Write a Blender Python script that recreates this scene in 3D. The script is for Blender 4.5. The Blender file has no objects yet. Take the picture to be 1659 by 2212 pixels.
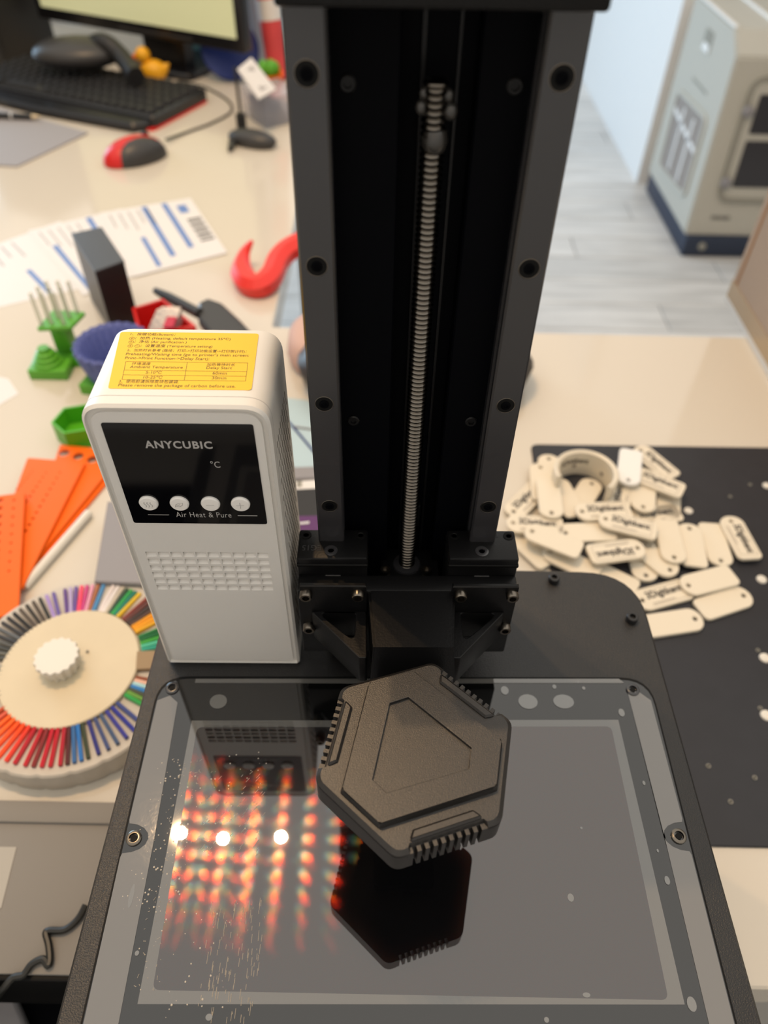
import bpy, bmesh, math, random
from mathutils import Vector, Matrix
random.seed(7)
C = bpy.context.scene.collection
PI = math.pi

# ---------------------------------------------------------------- camera, world, lights, exposure
cd = bpy.data.cameras.new('camera'); cam = bpy.data.objects.new('camera', cd); C.objects.link(cam)
cam.matrix_world = Matrix(((0.9997711, -0.0212186, -0.0027424, 0), (0.013531, 0.7263642, -0.6871768, 0),
                           (0.0165729, 0.6869824, 0.726485, 0.36), (0, 0, 0, 1)))
cd.sensor_fit = 'VERTICAL'; cd.sensor_height = 36.0; cd.lens = 26.04; cd.clip_start = 0.01; cd.clip_end = 50
cd.dof.use_dof = True; cd.dof.focus_distance = 0.325; cd.dof.aperture_fstop = 6.9
bpy.context.scene.camera = cam
W = bpy.data.worlds.new('world'); bpy.context.scene.world = W; W.use_nodes = True
W.node_tree.nodes['Background'].inputs[0].default_value = (1.0, 0.95, 0.87, 1)
W.node_tree.nodes['Background'].inputs[1].default_value = 1.18
V = bpy.context.scene.view_settings
V.view_transform = 'Standard'; V.look = 'None'; V.exposure = 0.0; V.gamma = 1.0; V.use_curve_mapping = False
def lamp(name, kind, loc, power, color, rot=(0, 0, 0), **kw):
    l = bpy.data.lights.new(name, kind); l.energy = power; l.color = color
    for k, v in kw.items(): setattr(l, k, v)
    o = bpy.data.objects.new(name, l); o.location = loc; o.rotation_euler = rot; C.objects.link(o); return o
for p in ((-0.500, 0.702, 1.6), (-0.389, 0.690, 1.6), (-0.242, 0.697, 1.6)):      # three warm ceiling spots in a row
    lamp('ceiling_spot', 'POINT', p, 20, (1.0, 0.64, 0.33), shadow_soft_size=0.0095)
lamp('window_daylight', 'AREA', (-2.4, 3.6, 0.55), 100, (0.50, 0.75, 1.0), (PI / 2, 0, -PI / 2 - 0.15), shape='RECTANGLE', size=2.2, size_y=1.3)

# ---------------------------------------------------------------- materials
def hexc(h):
    r = [int(h[i:i + 2], 16) / 255 for i in (0, 2, 4)]
    return tuple(c / 12.92 if c <= 0.04045 else ((c + 0.055) / 1.055) ** 2.4 for c in r) + (1,)
class N:
    def __init__(s, name):
        s.m = bpy.data.materials.new(name); s.m.use_nodes = True; s.t = s.m.node_tree
        s.b = s.t.nodes['Principled BSDF']; s.out = s.t.nodes['Material Output']
    def n(s, typ, **kw):
        x = s.t.nodes.new(typ)
        for k, v in kw.items(): setattr(x, k, v)
        return x
    def l(s, a, b): s.t.links.new(a, b)
    def math(s, op, a, b=None):
        x = s.n('ShaderNodeMath', operation=op)
        for i, v in enumerate((a, b)):
            if v is None: continue
            if isinstance(v, (int, float)): x.inputs[i].default_value = v
            else: s.l(v, x.inputs[i])
        return x.outputs[0]
def mat(name, col, rough=0.5, metal=0.0, spec=0.5, coat=0.0, bump=None, vary=None, trans=0.0, ior=None, emit=None, alpha=None):
    g = N(name); b = g.b
    c = hexc(col) if isinstance(col, str) else tuple(col) + (1,)
    b.inputs['Base Color'].default_value = c; b.inputs['Roughness'].default_value = rough
    b.inputs['Metallic'].default_value = metal; b.inputs['Specular IOR Level'].default_value = spec
    if coat: b.inputs['Coat Weight'].default_value = coat; b.inputs['Coat Roughness'].default_value = 0.04
    if trans: b.inputs['Transmission Weight'].default_value = trans
    if ior: b.inputs['IOR'].default_value = ior
    if alpha is not None: b.inputs['Alpha'].default_value = alpha
    if emit: b.inputs['Emission Color'].default_value = c; b.inputs['Emission Strength'].default_value = emit
    tc = None
    if bump or vary: tc = g.n('ShaderNodeTexCoord').outputs['Object']
    if vary:                                              # (scale, amount): gentle grain in the colour
        z = g.n('ShaderNodeTexNoise'); z.inputs['Scale'].default_value = vary[0]; z.inputs['Detail'].default_value = 4
        g.l(tc, z.inputs['Vector'])
        x = g.n('ShaderNodeMix', data_type='RGBA'); x.inputs[6].default_value = tuple(v * (1 - vary[1]) for v in c[:3]) + (1,)
        x.inputs[7].default_value = tuple(min(1, v * (1 + vary[1])) for v in c[:3]) + (1,)
        g.l(z.outputs[0], x.inputs[0]); g.l(x.outputs[2], b.inputs['Base Color'])
    if bump:                                              # (scale, strength, distance)
        z = g.n('ShaderNodeTexNoise'); z.inputs['Scale'].default_value = bump[0]; z.inputs['Detail'].default_value = 2
        g.l(tc, z.inputs['Vector'])
        u = g.n('ShaderNodeBump'); u.inputs['Strength'].default_value = bump[1]; u.inputs['Distance'].default_value = bump[2]
        g.l(z.outputs[0], u.inputs['Height']); g.l(u.outputs[0], b.inputs['Normal'])
    return g.m

M = dict(
    powder=mat('black_powder_coat', (0.010, 0.0095, 0.0095), 0.36, spec=0.5, bump=(1600, 0.75, 0.0004)),
    cast=mat('black_cast_metal', (0.0055, 0.0054, 0.0058), 0.36, spec=0.24, bump=(900, 0.15, 0.0004)),
    anod=mat('black_anodised', (0.0012, 0.0014, 0.0024), 0.55, spec=0.05),
    rail=mat('black_rail_steel', (0.026, 0.0255, 0.028), 0.26, spec=0.8),
    steel=mat('dark_bolt_steel', (0.17, 0.15, 0.125), 0.28, metal=1.0),
    screwmetal=mat('lead_screw_steel', (0.16, 0.145, 0.125), 0.22, metal=1.0),
    black=mat('black_plastic', (0.012, 0.012, 0.013), 0.45, bump=(700, 0.1, 0.0004)),
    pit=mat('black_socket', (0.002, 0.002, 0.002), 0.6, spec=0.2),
    knob=mat('black_textured_plastic', (0.011, 0.0095, 0.0085), 0.37, spec=0.65, bump=(3000, 0.4, 0.00025)),
    glassblack=mat('black_display_glass', (0.002, 0.002, 0.003), 0.06, spec=0.35),
    white=mat('warm_white_plastic', (0.72, 0.70, 0.66), 0.42, bump=(1600, 0.05, 0.0003)),
    whitep=mat('white_front_plastic', (0.72, 0.70, 0.665), 0.45, bump=(1600, 0.05, 0.0003)),
    button=mat('white_button_plastic', (0.85, 0.83, 0.80), 0.35),
    mark=mat('light_grey_print', (0.42, 0.41, 0.40), 0.5),
    yellow=mat('yellow_label', 'EDBE12', 0.4),
    ink=mat('dark_ink', (0.05, 0.038, 0.012), 0.6),
    desk=mat('cream_glossy_laminate', (0.625, 0.575, 0.49), 0.10, spec=0.6, vary=(3, 0.03)),
    deskedge=mat('white_desk_edge', (0.62, 0.63, 0.63), 0.35),
    mat=mat('dark_grey_mat', (0.021, 0.0215, 0.0265), 0.45, spec=0.4, vary=(60, 0.15)),
    tag=mat('cream_plastic_tag', (0.74, 0.67, 0.54), 0.45),
    tagw=mat('white_plastic_tag', (0.80, 0.80, 0.78), 0.4),
    tagink=mat('black_tag_ink', (0.03, 0.026, 0.025), 0.6),
    tagqr=mat('grey_tag_ink', (0.28, 0.24, 0.20), 0.6),
    orange=mat('orange_print_plastic', (0.84, 0.135, 0.004), 0.5, spec=0.25),
    hole=mat('deep_orange_shadow', (0.45, 0.05, 0.003), 0.6),
    green=mat('green_print_plastic', (0.10, 0.38, 0.022), 0.4),
    greend=mat('bright_green_plastic', (0.085, 0.42, 0.012), 0.4),
    clear=mat('pale_translucent_resin', (0.72, 0.70, 0.55), 0.25, alpha=0.5),
    blue=mat('slate_blue_plastic', (0.10, 0.125, 0.36), 0.5, vary=(200, 0.25)),
    navy=mat('deep_blue_plastic', (0.003, 0.02, 0.16), 0.5),
    teal=mat('teal_card', (0.10, 0.30, 0.36), 0.5),
    red=mat('red_plastic', (0.62, 0.012, 0.010), 0.35),
    redb=mat('bright_red_print', (0.82, 0.035, 0.025), 0.4),
    foil=mat('silver_foil', (0.52, 0.48, 0.46), 0.4, metal=0.5, bump=(300, 0.8, 0.002)),
    crimson=mat('crimson_wrapper', (0.5, 0.02, 0.06), 0.4),
    boxblack=mat('black_card_box', (0.010, 0.009, 0.009), 0.4),
    boxtop=mat('matte_black_box_lid', (0.028, 0.030, 0.034), 0.33, spec=0.7),
    paper=mat('white_label_paper', (0.72, 0.70, 0.68), 0.6),
    stripe=mat('blue_label_ink', (0.13, 0.23, 0.50), 0.6),
    greyink=mat('grey_label_ink', (0.36, 0.34, 0.33), 0.6),
    key=mat('black_key', (0.020, 0.021, 0.024), 0.45),
    keyb=mat('black_gloss_keyboard', (0.012, 0.013, 0.015), 0.25),
    screen=mat('lit_monitor_screen', (0.36, 0.355, 0.20), 0.4, emit=0.9),
    bezel=mat('black_monitor_bezel', (0.006, 0.006, 0.008), 0.3),
    duck=mat('yellow_rubber', (0.85, 0.42, 0.01), 0.45),
    greycloth=mat('grey_cloth', (0.30, 0.29, 0.30), 0.8),
    greyplastic=mat('grey_plastic_sheet', (0.235, 0.22, 0.20), 0.65, spec=0.2),
    greylight=mat('painted_pale_reflection', (0.36, 0.34, 0.30), 0.4),
    lilac=mat('grey_lilac_box', (0.25, 0.24, 0.25), 0.45),
    machine=mat('pale_grey_powder_coat', (0.46, 0.445, 0.39), 0.5),
    machdark=mat('navy_machine_base', (0.018, 0.028, 0.055), 0.5),
    seal=mat('grey_door_seal', (0.27, 0.26, 0.22), 0.5),
    smoke=mat('smoked_window', (0.030, 0.030, 0.036), 0.15),
    inside=mat('grey_machine_inside', (0.26, 0.23, 0.21), 0.4),
    wall=mat('white_wall_paint', (0.74, 0.74, 0.73), 0.55),
    wallg=mat('grey_wall_paint', (0.36, 0.34, 0.31), 0.7),
    partition=mat('grey_beige_panel', (0.40, 0.375, 0.31), 0.7),
    card=mat('brown_cardboard', (0.37, 0.285, 0.22), 0.6, vary=(8, 0.12)),
    cardedge=mat('raw_card_edge', (0.30, 0.15, 0.06), 0.7),
    tape=mat('clear_packing_tape', (0.40, 0.30, 0.19), 0.15),
    cream=mat('cream_swatch_plate', (0.62, 0.53, 0.37), 0.5, vary=(40, 0.06)),
    rim=mat('stone_white_plastic', (0.52, 0.475, 0.41), 0.6, vary=(120, 0.10)),
    ivory=mat('ivory_print_plastic', (0.72, 0.69, 0.62), 0.45),
    dust=mat('pale_resin_spot', (0.10, 0.098, 0.09), 0.06, ior=2.3),
    cable=mat('black_rubber_cable', (0.012, 0.012, 0.010), 0.45),
    grip=mat('dark_grey_rubber', (0.035, 0.034, 0.034), 0.4),
    gold=mat('pale_gold_ring', (0.6, 0.5, 0.35), 0.3, metal=0.8),
    pink=mat('pale_pink_cloth', (0.55, 0.36, 0.30), 0.7),
    skyblue=mat('pale_blue_print', (0.42, 0.55, 0.60), 0.35),
    purple=mat('purple_print', (0.085, 0.012, 0.11), 0.45),
    clearbox=mat('clear_plastic_box', (0.60, 0.60, 0.68), 0.15, alpha=0.45),
)

def film(name, ior, base, rough=0.015):
    return mat(name, base, rough, ior=ior, spec=0.5)
M['band'] = film('black_glass_border', 1.80, (0.004, 0.004, 0.004))
M['tapegrey'] = mat('frosted_side_tape', (0.115, 0.108, 0.10), 0.05, ior=2.05, spec=0.5, bump=(260, 0.05, 0.0006))
M['framegrey'] = mat('frosted_film_frame', (0.105, 0.102, 0.095), 0.03, ior=2.05, spec=0.5)

def lcd_material():
    # Release film over an LCD: a mirror plus the weak diffraction orders of the pixel grid, which fans lamp reflections
    # into a lattice of rainbow dots. One glossy lobe per order (m, n), tilted in proportion to the wavelength.
    g = N('lcd_release_film'); b = g.b
    b.inputs['Base Color'].default_value = (0.003, 0.003, 0.0035, 1); b.inputs['Roughness'].default_value = 0.012
    b.inputs['IOR'].default_value = 2.08
    pos = g.n('ShaderNodeNewGeometry').outputs['Position']
    sc = g.n('ShaderNodeVectorMath', operation='SCALE'); sc.inputs['Scale'].default_value = 90000.0; g.l(pos, sc.inputs[0])
    fl = g.n('ShaderNodeVectorMath', operation='FLOOR'); g.l(sc.outputs[0], fl.inputs[0])
    w = g.n('ShaderNodeTexWhiteNoise', noise_dimensions='3D'); g.l(fl.outputs[0], w.inputs['Vector'])
    r = g.n('ShaderNodeValToRGB'); e = r.color_ramp.elements
    e[0].position = 0.0; e[0].color = (0.10, 0.12, 0.9, 1); e[1].position = 1.0; e[1].color = (0.9, 0.02, 0.03, 1)
    for p, c in ((0.13, (0.0, 0.40, 0.7, 1)), (0.25, (0.05, 0.7, 0.08, 1)), (0.36, (0.8, 0.45, 0.0, 1)), (0.50, (1.0, 0.17, 0.0, 1)), (0.72, (1.0, 0.05, 0.0, 1))):
        x = e.new(p); x.color = c
    g.l(w.outputs['Value'], r.inputs[0])
    lam = g.math('ADD', g.math('MULTIPLY', w.outputs['Value'], 0.26), 0.82)
    lv = g.n('ShaderNodeCombineXYZ')
    for i in range(3): g.l(lam, lv.inputs[i])
    prev = b.outputs[0]
    for m in range(-3, 4):
        for n in range(-4, 6):
            if (m, n) == (0, 0) or (abs(m) == 3 and abs(n) > 1): continue
            k = 0.0012 * math.exp(-(m / 2.0) ** 2 - ((n - 0.5) / 2.9) ** 2)
            nv = g.n('ShaderNodeVectorMath', operation='MULTIPLY_ADD'); g.l(lv.outputs[0], nv.inputs[0])
            nv.inputs[1].default_value = (m * 0.0226 + n * 0.0006, n * 0.0134, 0); nv.inputs[2].default_value = (0, 0, 1)
            nn = g.n('ShaderNodeVectorMath', operation='NORMALIZE'); g.l(nv.outputs[0], nn.inputs[0])
            cs = g.n('ShaderNodeVectorMath', operation='SCALE'); cs.inputs['Scale'].default_value = k; g.l(r.outputs[0], cs.inputs[0])
            gl = g.n('ShaderNodeBsdfGlossy'); gl.inputs['Roughness'].default_value = 0.03
            g.l(cs.outputs[0], gl.inputs['Color']); g.l(nn.outputs[0], gl.inputs['Normal'])
            ad = g.n('ShaderNodeAddShader'); g.l(prev, ad.inputs[0]); g.l(gl.outputs[0], ad.inputs[1]); prev = ad.outputs[0]
    g.l(prev, g.out.inputs[0])
    return g.m
M['lcd'] = lcd_material()
def floor_mat(name, tint):
    g = N(name); tc = g.n('ShaderNodeTexCoord').outputs['Object']
    mp = g.n('ShaderNodeMapping'); mp.inputs['Scale'].default_value = (1.2, 9, 9); g.l(tc, mp.inputs[0])
    z = g.n('ShaderNodeTexNoise'); z.inputs['Scale'].default_value = 3.0; z.inputs['Detail'].default_value = 5; g.l(mp.outputs[0], z.inputs['Vector'])
    r = g.n('ShaderNodeValToRGB'); e = r.color_ramp.elements
    e[0].position = 0.3; e[0].color = tuple(v * 0.72 for v in tint) + (1,); e[1].position = 0.7; e[1].color = tuple(tint) + (1,)
    g.l(z.outputs[0], r.inputs[0]); g.l(r.outputs[0], g.b.inputs['Base Color']); g.b.inputs['Roughness'].default_value = 0.35
    return g.m

# ---------------------------------------------------------------- mesh helpers
class B:
    def __init__(s): s.bm = bmesh.new()
    def _bev(s, geom, w, seg):
        if w > 0:
            es = list({e for v in geom for e in v.link_edges})
            bmesh.ops.bevel(s.bm, geom=es, offset=w, segments=seg, profile=0.5, affect='EDGES')
    def box(s, x0, x1, y0, y1, z0, z1, bev=0.0, seg=2):
        r = bmesh.ops.create_cube(s.bm, size=1.0)['verts']
        for v in r: v.co = Vector(((x0 + x1) / 2 + v.co.x * (x1 - x0), (y0 + y1) / 2 + v.co.y * (y1 - y0), (z0 + z1) / 2 + v.co.z * (z1 - z0)))
        s._bev(r, bev, seg); return s
    def loft(s, rings, cap=True):
        R = [[s.bm.verts.new(p) for p in ring] for ring in rings]; n = len(R[0])
        for a, b in zip(R, R[1:]):
            for i in range(n): s.bm.faces.new((a[i], a[(i + 1) % n], b[(i + 1) % n], b[i]))
        if cap: s.bm.faces.new(R[0][::-1]); s.bm.faces.new(R[-1])
        return s
    def prism(s, pts, z0, z1, bev=0.0, inset=None):
        cx = sum(p[0] for p in pts) / len(pts); cy = sum(p[1] for p in pts) / len(pts)
        if not bev: return s.loft([[(x, y, z0) for x, y in pts], [(x, y, z1) for x, y in pts]])
        q = offset(pts, bev)
        return s.loft([[(x, y, z0) for x, y in pts], [(x, y, z1 - bev) for x, y in pts], [(x, y, z1) for x, y in q]])
    def cyl(s, c, d, r, h, seg=20, r2=None, cap=True):
        d = Vector(d).normalized(); a = d.orthogonal().normalized(); b = d.cross(a); c = Vector(c); r2 = r if r2 is None else r2
        ring = lambda o, q: [o + a * (q * math.cos(t)) + b * (q * math.sin(t)) for t in [2 * PI * i / seg for i in range(seg)]]
        return s.loft([ring(c, r), ring(c + d * h, r2)], cap)
    def lathe(s, c, d, prof, seg=24, cap=True):            # prof: (radius, height)
        d = Vector(d).normalized(); a = d.orthogonal().normalized(); b = d.cross(a); c = Vector(c)
        return s.loft([[c + d * h + a * (r * math.cos(2 * PI * i / seg)) + b * (r * math.sin(2 * PI * i / seg)) for i in range(seg)] for r, h in prof], cap)
    def tube(s, path, r, seg=8, cap=True):
        P = [Vector(p) for p in path]; rings = []; rr = r if isinstance(r, (list, tuple)) else [r] * len(P)
        t0 = (P[1] - P[0]).normalized(); a = t0.orthogonal().normalized()
        for i, p in enumerate(P):
            t = (P[min(i + 1, len(P) - 1)] - P[max(i - 1, 0)]).normalized()
            a = (a - t * a.dot(t)).normalized(); b = t.cross(a)
            rings.append([p + a * (rr[i] * math.cos(2 * PI * k / seg)) + b * (rr[i] * math.sin(2 * PI * k / seg)) for k in range(seg)])
        return s.loft(rings, cap)
    def ball(s, c, r, sc=(1, 1, 1), seg=16, rot=None):
        v = bmesh.ops.create_uvsphere(s.bm, u_segments=seg, v_segments=seg // 2, radius=r)['verts']
        for q in v:
            w = Vector((q.co.x * sc[0], q.co.y * sc[1], q.co.z * sc[2]))
            q.co = (rot @ w if rot else w) + Vector(c)
        return s
    def poly(s, pts): s.bm.faces.new([s.bm.verts.new(p) for p in pts]); return s
    def obj(s, name, m, parent=None, ang=35, loc=None):
        bmesh.ops.recalc_face_normals(s.bm, faces=s.bm.faces)
        me = bpy.data.meshes.new(name); s.bm.to_mesh(me); s.bm.free()
        return put(name, me, m, parent, ang, loc)
def put(name, me, m, parent=None, ang=35, loc=None):
    if m is not None: me.materials.clear(); me.materials.append(M[m] if isinstance(m, str) else m)
    if ang:
        for p in me.polygons: p.use_smooth = True
        me.set_sharp_from_angle(angle=math.radians(ang))
    o = bpy.data.objects.new(name, me); C.objects.link(o)
    if parent is not None:
        o.parent = parent
        if parent.type == 'EMPTY' and loc is None: o.matrix_local = parent.matrix_basis.inverted()
    if loc is not None: o.location = loc
    return o
def offset(pts, w):                                         # inset a counter-clockwise outline
    n = len(pts); P = [Vector(p) for p in pts]; out = []
    ar = sum(P[i].x * P[(i + 1) % n].y - P[(i + 1) % n].x * P[i].y for i in range(n)); sg = 1 if ar > 0 else -1
    for i in range(n):
        a = (P[i] - P[i - 1]).normalized(); b = (P[(i + 1) % n] - P[i]).normalized()
        na = Vector((-a.y, a.x)) * sg; nb = Vector((-b.y, b.x)) * sg; k = na + nb
        out.append(tuple(P[i] + k * (w / max(0.35, 1 + na.dot(nb)))))
    return out
def rounded(pts, r, seg=5):                                 # round every corner of an outline; r may be a list
    n = len(pts); P = [Vector(p) for p in pts]; out = []
    for i in range(n):
        q = r[i] if isinstance(r, (list, tuple)) else r
        if q <= 0: out.append(tuple(P[i])); continue
        a = (P[i - 1] - P[i]); b = (P[(i + 1) % n] - P[i]); la, lb = a.length, b.length; a.normalize(); b.normalize()
        th = a.angle(b); d = min(q / math.tan(th / 2), la * 0.49, lb * 0.49)
        p0, p2 = P[i] + a * d, P[i] + b * d
        for k in range(seg + 1):
            t = k / seg; out.append(tuple(p0 * (1 - t) ** 2 + P[i] * (2 * t * (1 - t)) + p2 * t * t))
    return out
def rect(x0, x1, y0, y1): return [(x0, y0), (x1, y0), (x1, y1), (x0, y1)]
def circle(x, y, r, seg=16): return [(x + r * math.cos(2 * PI * i / seg), y + r * math.sin(2 * PI * i / seg)) for i in range(seg)]
def sheet(name, outlines, thick, bev=0.0):                  # flat plate with holes: first outline outside, rest holes; z 0..thick
    c = bpy.data.curves.new(name, 'CURVE'); c.dimensions = '2D'; c.fill_mode = 'BOTH'
    c.extrude = thick / 2 - bev; c.bevel_depth = bev; c.bevel_resolution = 1; c.offset = -bev
    for pts in outlines:
        s = c.splines.new('POLY'); s.points.add(len(pts) - 1); s.use_cyclic_u = True
        for p, q in zip(s.points, pts): p.co = (q[0], q[1], 0, 1)
    o = bpy.data.objects.new(name, c); me = bpy.data.meshes.new_from_object(o); bpy.data.objects.remove(o); bpy.data.curves.remove(c)
    me.transform(Matrix.Translation((0, 0, thick / 2))); me.name = name; return me
def text_mesh(s, bold=0.0, spacing=1.0):
    c = bpy.data.curves.new('text', 'FONT'); c.body = s; c.offset = bold; c.space_character = spacing; c.resolution_u = 3
    o = bpy.data.objects.new('text', c); me = bpy.data.meshes.new_from_object(o); bpy.data.objects.remove(o); bpy.data.curves.remove(c)
    return me
def fit_text(s, o, ux, uy, w, h=None, bold=0.0, spacing=1.0):   # lay text into the box at o spanned by unit vectors ux, uy
    me = text_mesh(s, bold, spacing); xs = [v.co.x for v in me.vertices]; ys = [v.co.y for v in me.vertices]
    k = w / (max(xs) - min(xs)); kh = k if h is None else h / (max(ys) - min(ys))
    o, ux, uy = Vector(o), Vector(ux), Vector(uy); x0, y0 = min(xs), min(ys)
    for v in me.vertices: v.co = o + ux * ((v.co.x - x0) * k) + uy * ((v.co.y - y0) * kh)
    return me
def join(meshes):
    bm = bmesh.new()
    for m in meshes: bm.from_mesh(m)
    me = bpy.data.meshes.new('print'); bm.to_mesh(me); bm.free(); return me
def tag(o, label, cat, group=None):
    o['label'] = label; o['category'] = cat
    if group: o['group'] = group
    return o
def thing(name, label, cat, loc, group=None, rot=0.0):
    o = bpy.data.objects.new(name, None); C.objects.link(o); o.location = loc; o.rotation_euler = (0, 0, rot); o.empty_display_size = 0.02
    return tag(o, label, cat, group)
def structure(o): o['kind'] = 'structure'; return o
def copies(name, me, m, parent, mats):                      # alike pieces sharing one mesh
    if m is not None: me.materials.clear(); me.materials.append(M[m] if isinstance(m, str) else m)
    for p in me.polygons: p.use_smooth = True
    me.set_sharp_from_angle(angle=math.radians(35)); out = []
    inv = parent.matrix_basis.inverted() if parent.type == 'EMPTY' else Matrix()
    for x in mats:
        o = bpy.data.objects.new(name, me); C.objects.link(o); o.parent = parent; o.matrix_local = inv @ x; out.append(o)
    return out
def mesh_of(b):
    bmesh.ops.recalc_face_normals(b.bm, faces=b.bm.faces); me = bpy.data.meshes.new('m'); b.bm.to_mesh(me); b.bm.free(); return me
T = Matrix.Translation
def rotz(a): return Matrix.Rotation(a, 4, 'Z')
H = -0.14                                                    # desk top; printer cover is z = 0
FL = -0.89                                                   # floor

# ---------------------------------------------------------------- setting
fl = structure(B().box(-2.6, 2.6, -1.05, 6.0, FL - 0.05, FL - 0.006).obj('floor', 'wallg'))
tints = [(0.66, 0.65, 0.63), (0.60, 0.595, 0.58), (0.70, 0.69, 0.67)]
fm = [floor_mat('grey_oak_plank_%d' % i, t) for i, t in enumerate(tints)]
y = 0.62; r = 0
while y < 5.4:
    x = -0.9 - (r * 0.47) % 1.2
    while x < 2.0:
        B().box(x + 0.002, x + 1.198, y + 0.0015, y + 0.1485, FL - 0.006, FL, 0.0015, 1).obj('plank', fm[random.randrange(3)], fl)
        x += 1.2
    y += 0.15; r += 1
structure(B().box(1.003, 1.053, 3.05, 6.0, FL, 1.7).obj('wall_right', 'wall'))
structure(B().box(-2.6, 2.7, 6.0, 6.1, FL, 1.7).obj('wall_back', 'wallg'))
structure(B().box(-2.7, -2.6, -1.05, 6.0, FL, 1.7).obj('wall_left', 'wallg'))
structure(B().box(2.6, 2.7, -1.05, 6.0, FL, 1.75).obj('added_wall_right', 'wallg'))  # unseen wall added to cut sky light from the right
structure(B().box(-2.6, 2.7, -1.15, -1.05, FL, 1.75).obj('wall_front', 'wall'))  # unseen room wall, placed near and painted white for light on front faces

# ---------------------------------------------------------------- desk and mat
d = thing('desk', 'large L-shaped cream glossy desk carrying the printer and all the clutter', 'desk', (0.1, 0.5, FL))
B().prism(rounded([(-1.35, 0.0976), (1.1, 0.0976), (1.1, 0.778), (-0.1375, 0.778), (-0.1375, 2.05), (-1.35, 2.05)], 0.004, 3), H - 0.036, H, 0.0015).obj('desktop', 'desk', d)
for p in ((-1.25, 0.18), (-1.25, 1.95), (-0.22, 1.95), (1.0, 0.18), (1.0, 0.70)):
    B().box(p[0] - 0.03, p[0] + 0.03, p[1] - 0.03, p[1] + 0.03, FL, H - 0.036, 0.004).obj('leg', 'deskedge', d)
mt = B().prism(rounded([(0.143, 0.177), (0.70, 0.177), (0.70, 0.577), (0.150, 0.571)], 0.008), H, H + 0.002, 0.0006).obj('cutting_mat', 'mat')
tag(mt, 'dark grey rectangular mat under the scattered cream tags', 'mat')

# ---------------------------------------------------------------- resin printer
CX = 0.0163
P = thing('resin_printer', 'black resin 3D printer with twin rails, lead screw and glossy screen', 'printer', (CX, 0.17, H))
hull = rounded([(-0.127, 0.036), (0.1594, 0.036), (0.1594, 0.2935), (-0.127, 0.2935)], [0.012, 0.012, 0.034, 0.034], 8)
B().prism(hull, H + 0.008, 0, 0.0012).obj('housing', 'powder', P)
for p in ((-0.1, 0.125), (0.13, 0.125), (-0.1, 0.27), (0.13, 0.27)):
    B().cyl((p[0], p[1], H), (0, 0, 1), 0.010, 0.008).obj('foot', 'grip', P)
def q(pts, r, z0, z1, bev=0.0): return B().prism(rounded(pts, r, 6), z0, z1, bev)
q([(-0.1165, 0.036), (0.1487, 0.036), (0.1505, 0.218), (-0.1200, 0.2125)], [0.004, 0.004, 0.016, 0.016], -0.004, 0.0003).obj('screen_groove', 'pit', P)
scr = q([(-0.1158, 0.0365), (0.1480, 0.0365), (0.1497, 0.2165), (-0.1190, 0.211)], [0.004, 0.004, 0.0155, 0.0155], -0.003, 0.0006, 0.0002).obj('screen_glass', 'band', P)
q([(-0.0905, 0.0655), (0.1228, 0.0655), (0.1232, 0.1878), (-0.0940, 0.1825)], 0.003, 0.0006, 0.00078).obj('lcd_film', 'lcd', scr)
me = sheet('film_frame', [[(-0.0955, 0.0605), (0.1291, 0.0640), (0.1277, 0.1917), (-0.0975, 0.1862)],
                          rounded([(-0.0905, 0.0655), (0.1218, 0.0672), (0.1232, 0.1878), (-0.0940, 0.1825)], 0.004)], 0.00016)
o = put('film_frame', me, 'framegrey', scr, 0); o.location = (0, 0, 0.0006)
def notch(sx, x, y):                                       # side tape with a bite round its screw
    return [(x, y + 0.0085)] + [(x - sx * (0.0005 + 0.0105 * math.sin(t)), y + 0.0068 * math.cos(t)) for t in [PI * k / 8 for k in range(9)]] + [(x, y - 0.0085)]
tr = rounded([(0.1372, 0.036), (0.1374, 0.127), (0.1362, 0.2095), (0.1425, 0.2085), (0.1478, 0.2035)], [0, 0.001, 0.001, 0.001, 0]) + notch(1, 0.1481, 0.1318) + [(0.1474, 0.036)]
tl = rounded([(-0.1010, 0.036), (-0.1035, 0.127), (-0.1070, 0.1965), (-0.1120, 0.2005), (-0.1180, 0.1975)], [0, 0.001, 0.001, 0.001, 0]) + notch(-1, -0.1172, 0.1259) + [(-0.1150, 0.036)]
tb = [(-0.100, 0.2085), (-0.100, 0.2110), (0.1330, 0.2165), (0.1355, 0.2140), (0.1330, 0.2138)]
for t in (tr, tl): q(t, 0, 0.0006, 0.00085).obj('side_tape', 'tapegrey', scr)
q(tb, 0, 0.0006, 0.00085).obj('rear_tape', 'framegrey', scr)
for x, y in ((-0.1130, 0.1259), (0.1442, 0.1318), (-0.1116, 0.2050), (0.1393, 0.2097)):
    s = B().lathe((x, y, 0.0002), (0, 0, 1), [(0.0036, 0), (0.0036, 0.0012), (0.0030, 0.0016), (0.0022, 0.0016), (0.0020, 0.0003)], 20).obj('bezel_screw', 'rail' if y > 0.2 else 'steel', P)
    B().cyl((x, y, 0.0005), (0, 0, 1), 0.0017, 0.0005, 6).obj('socket', 'pit', s)
b = B()
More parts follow.
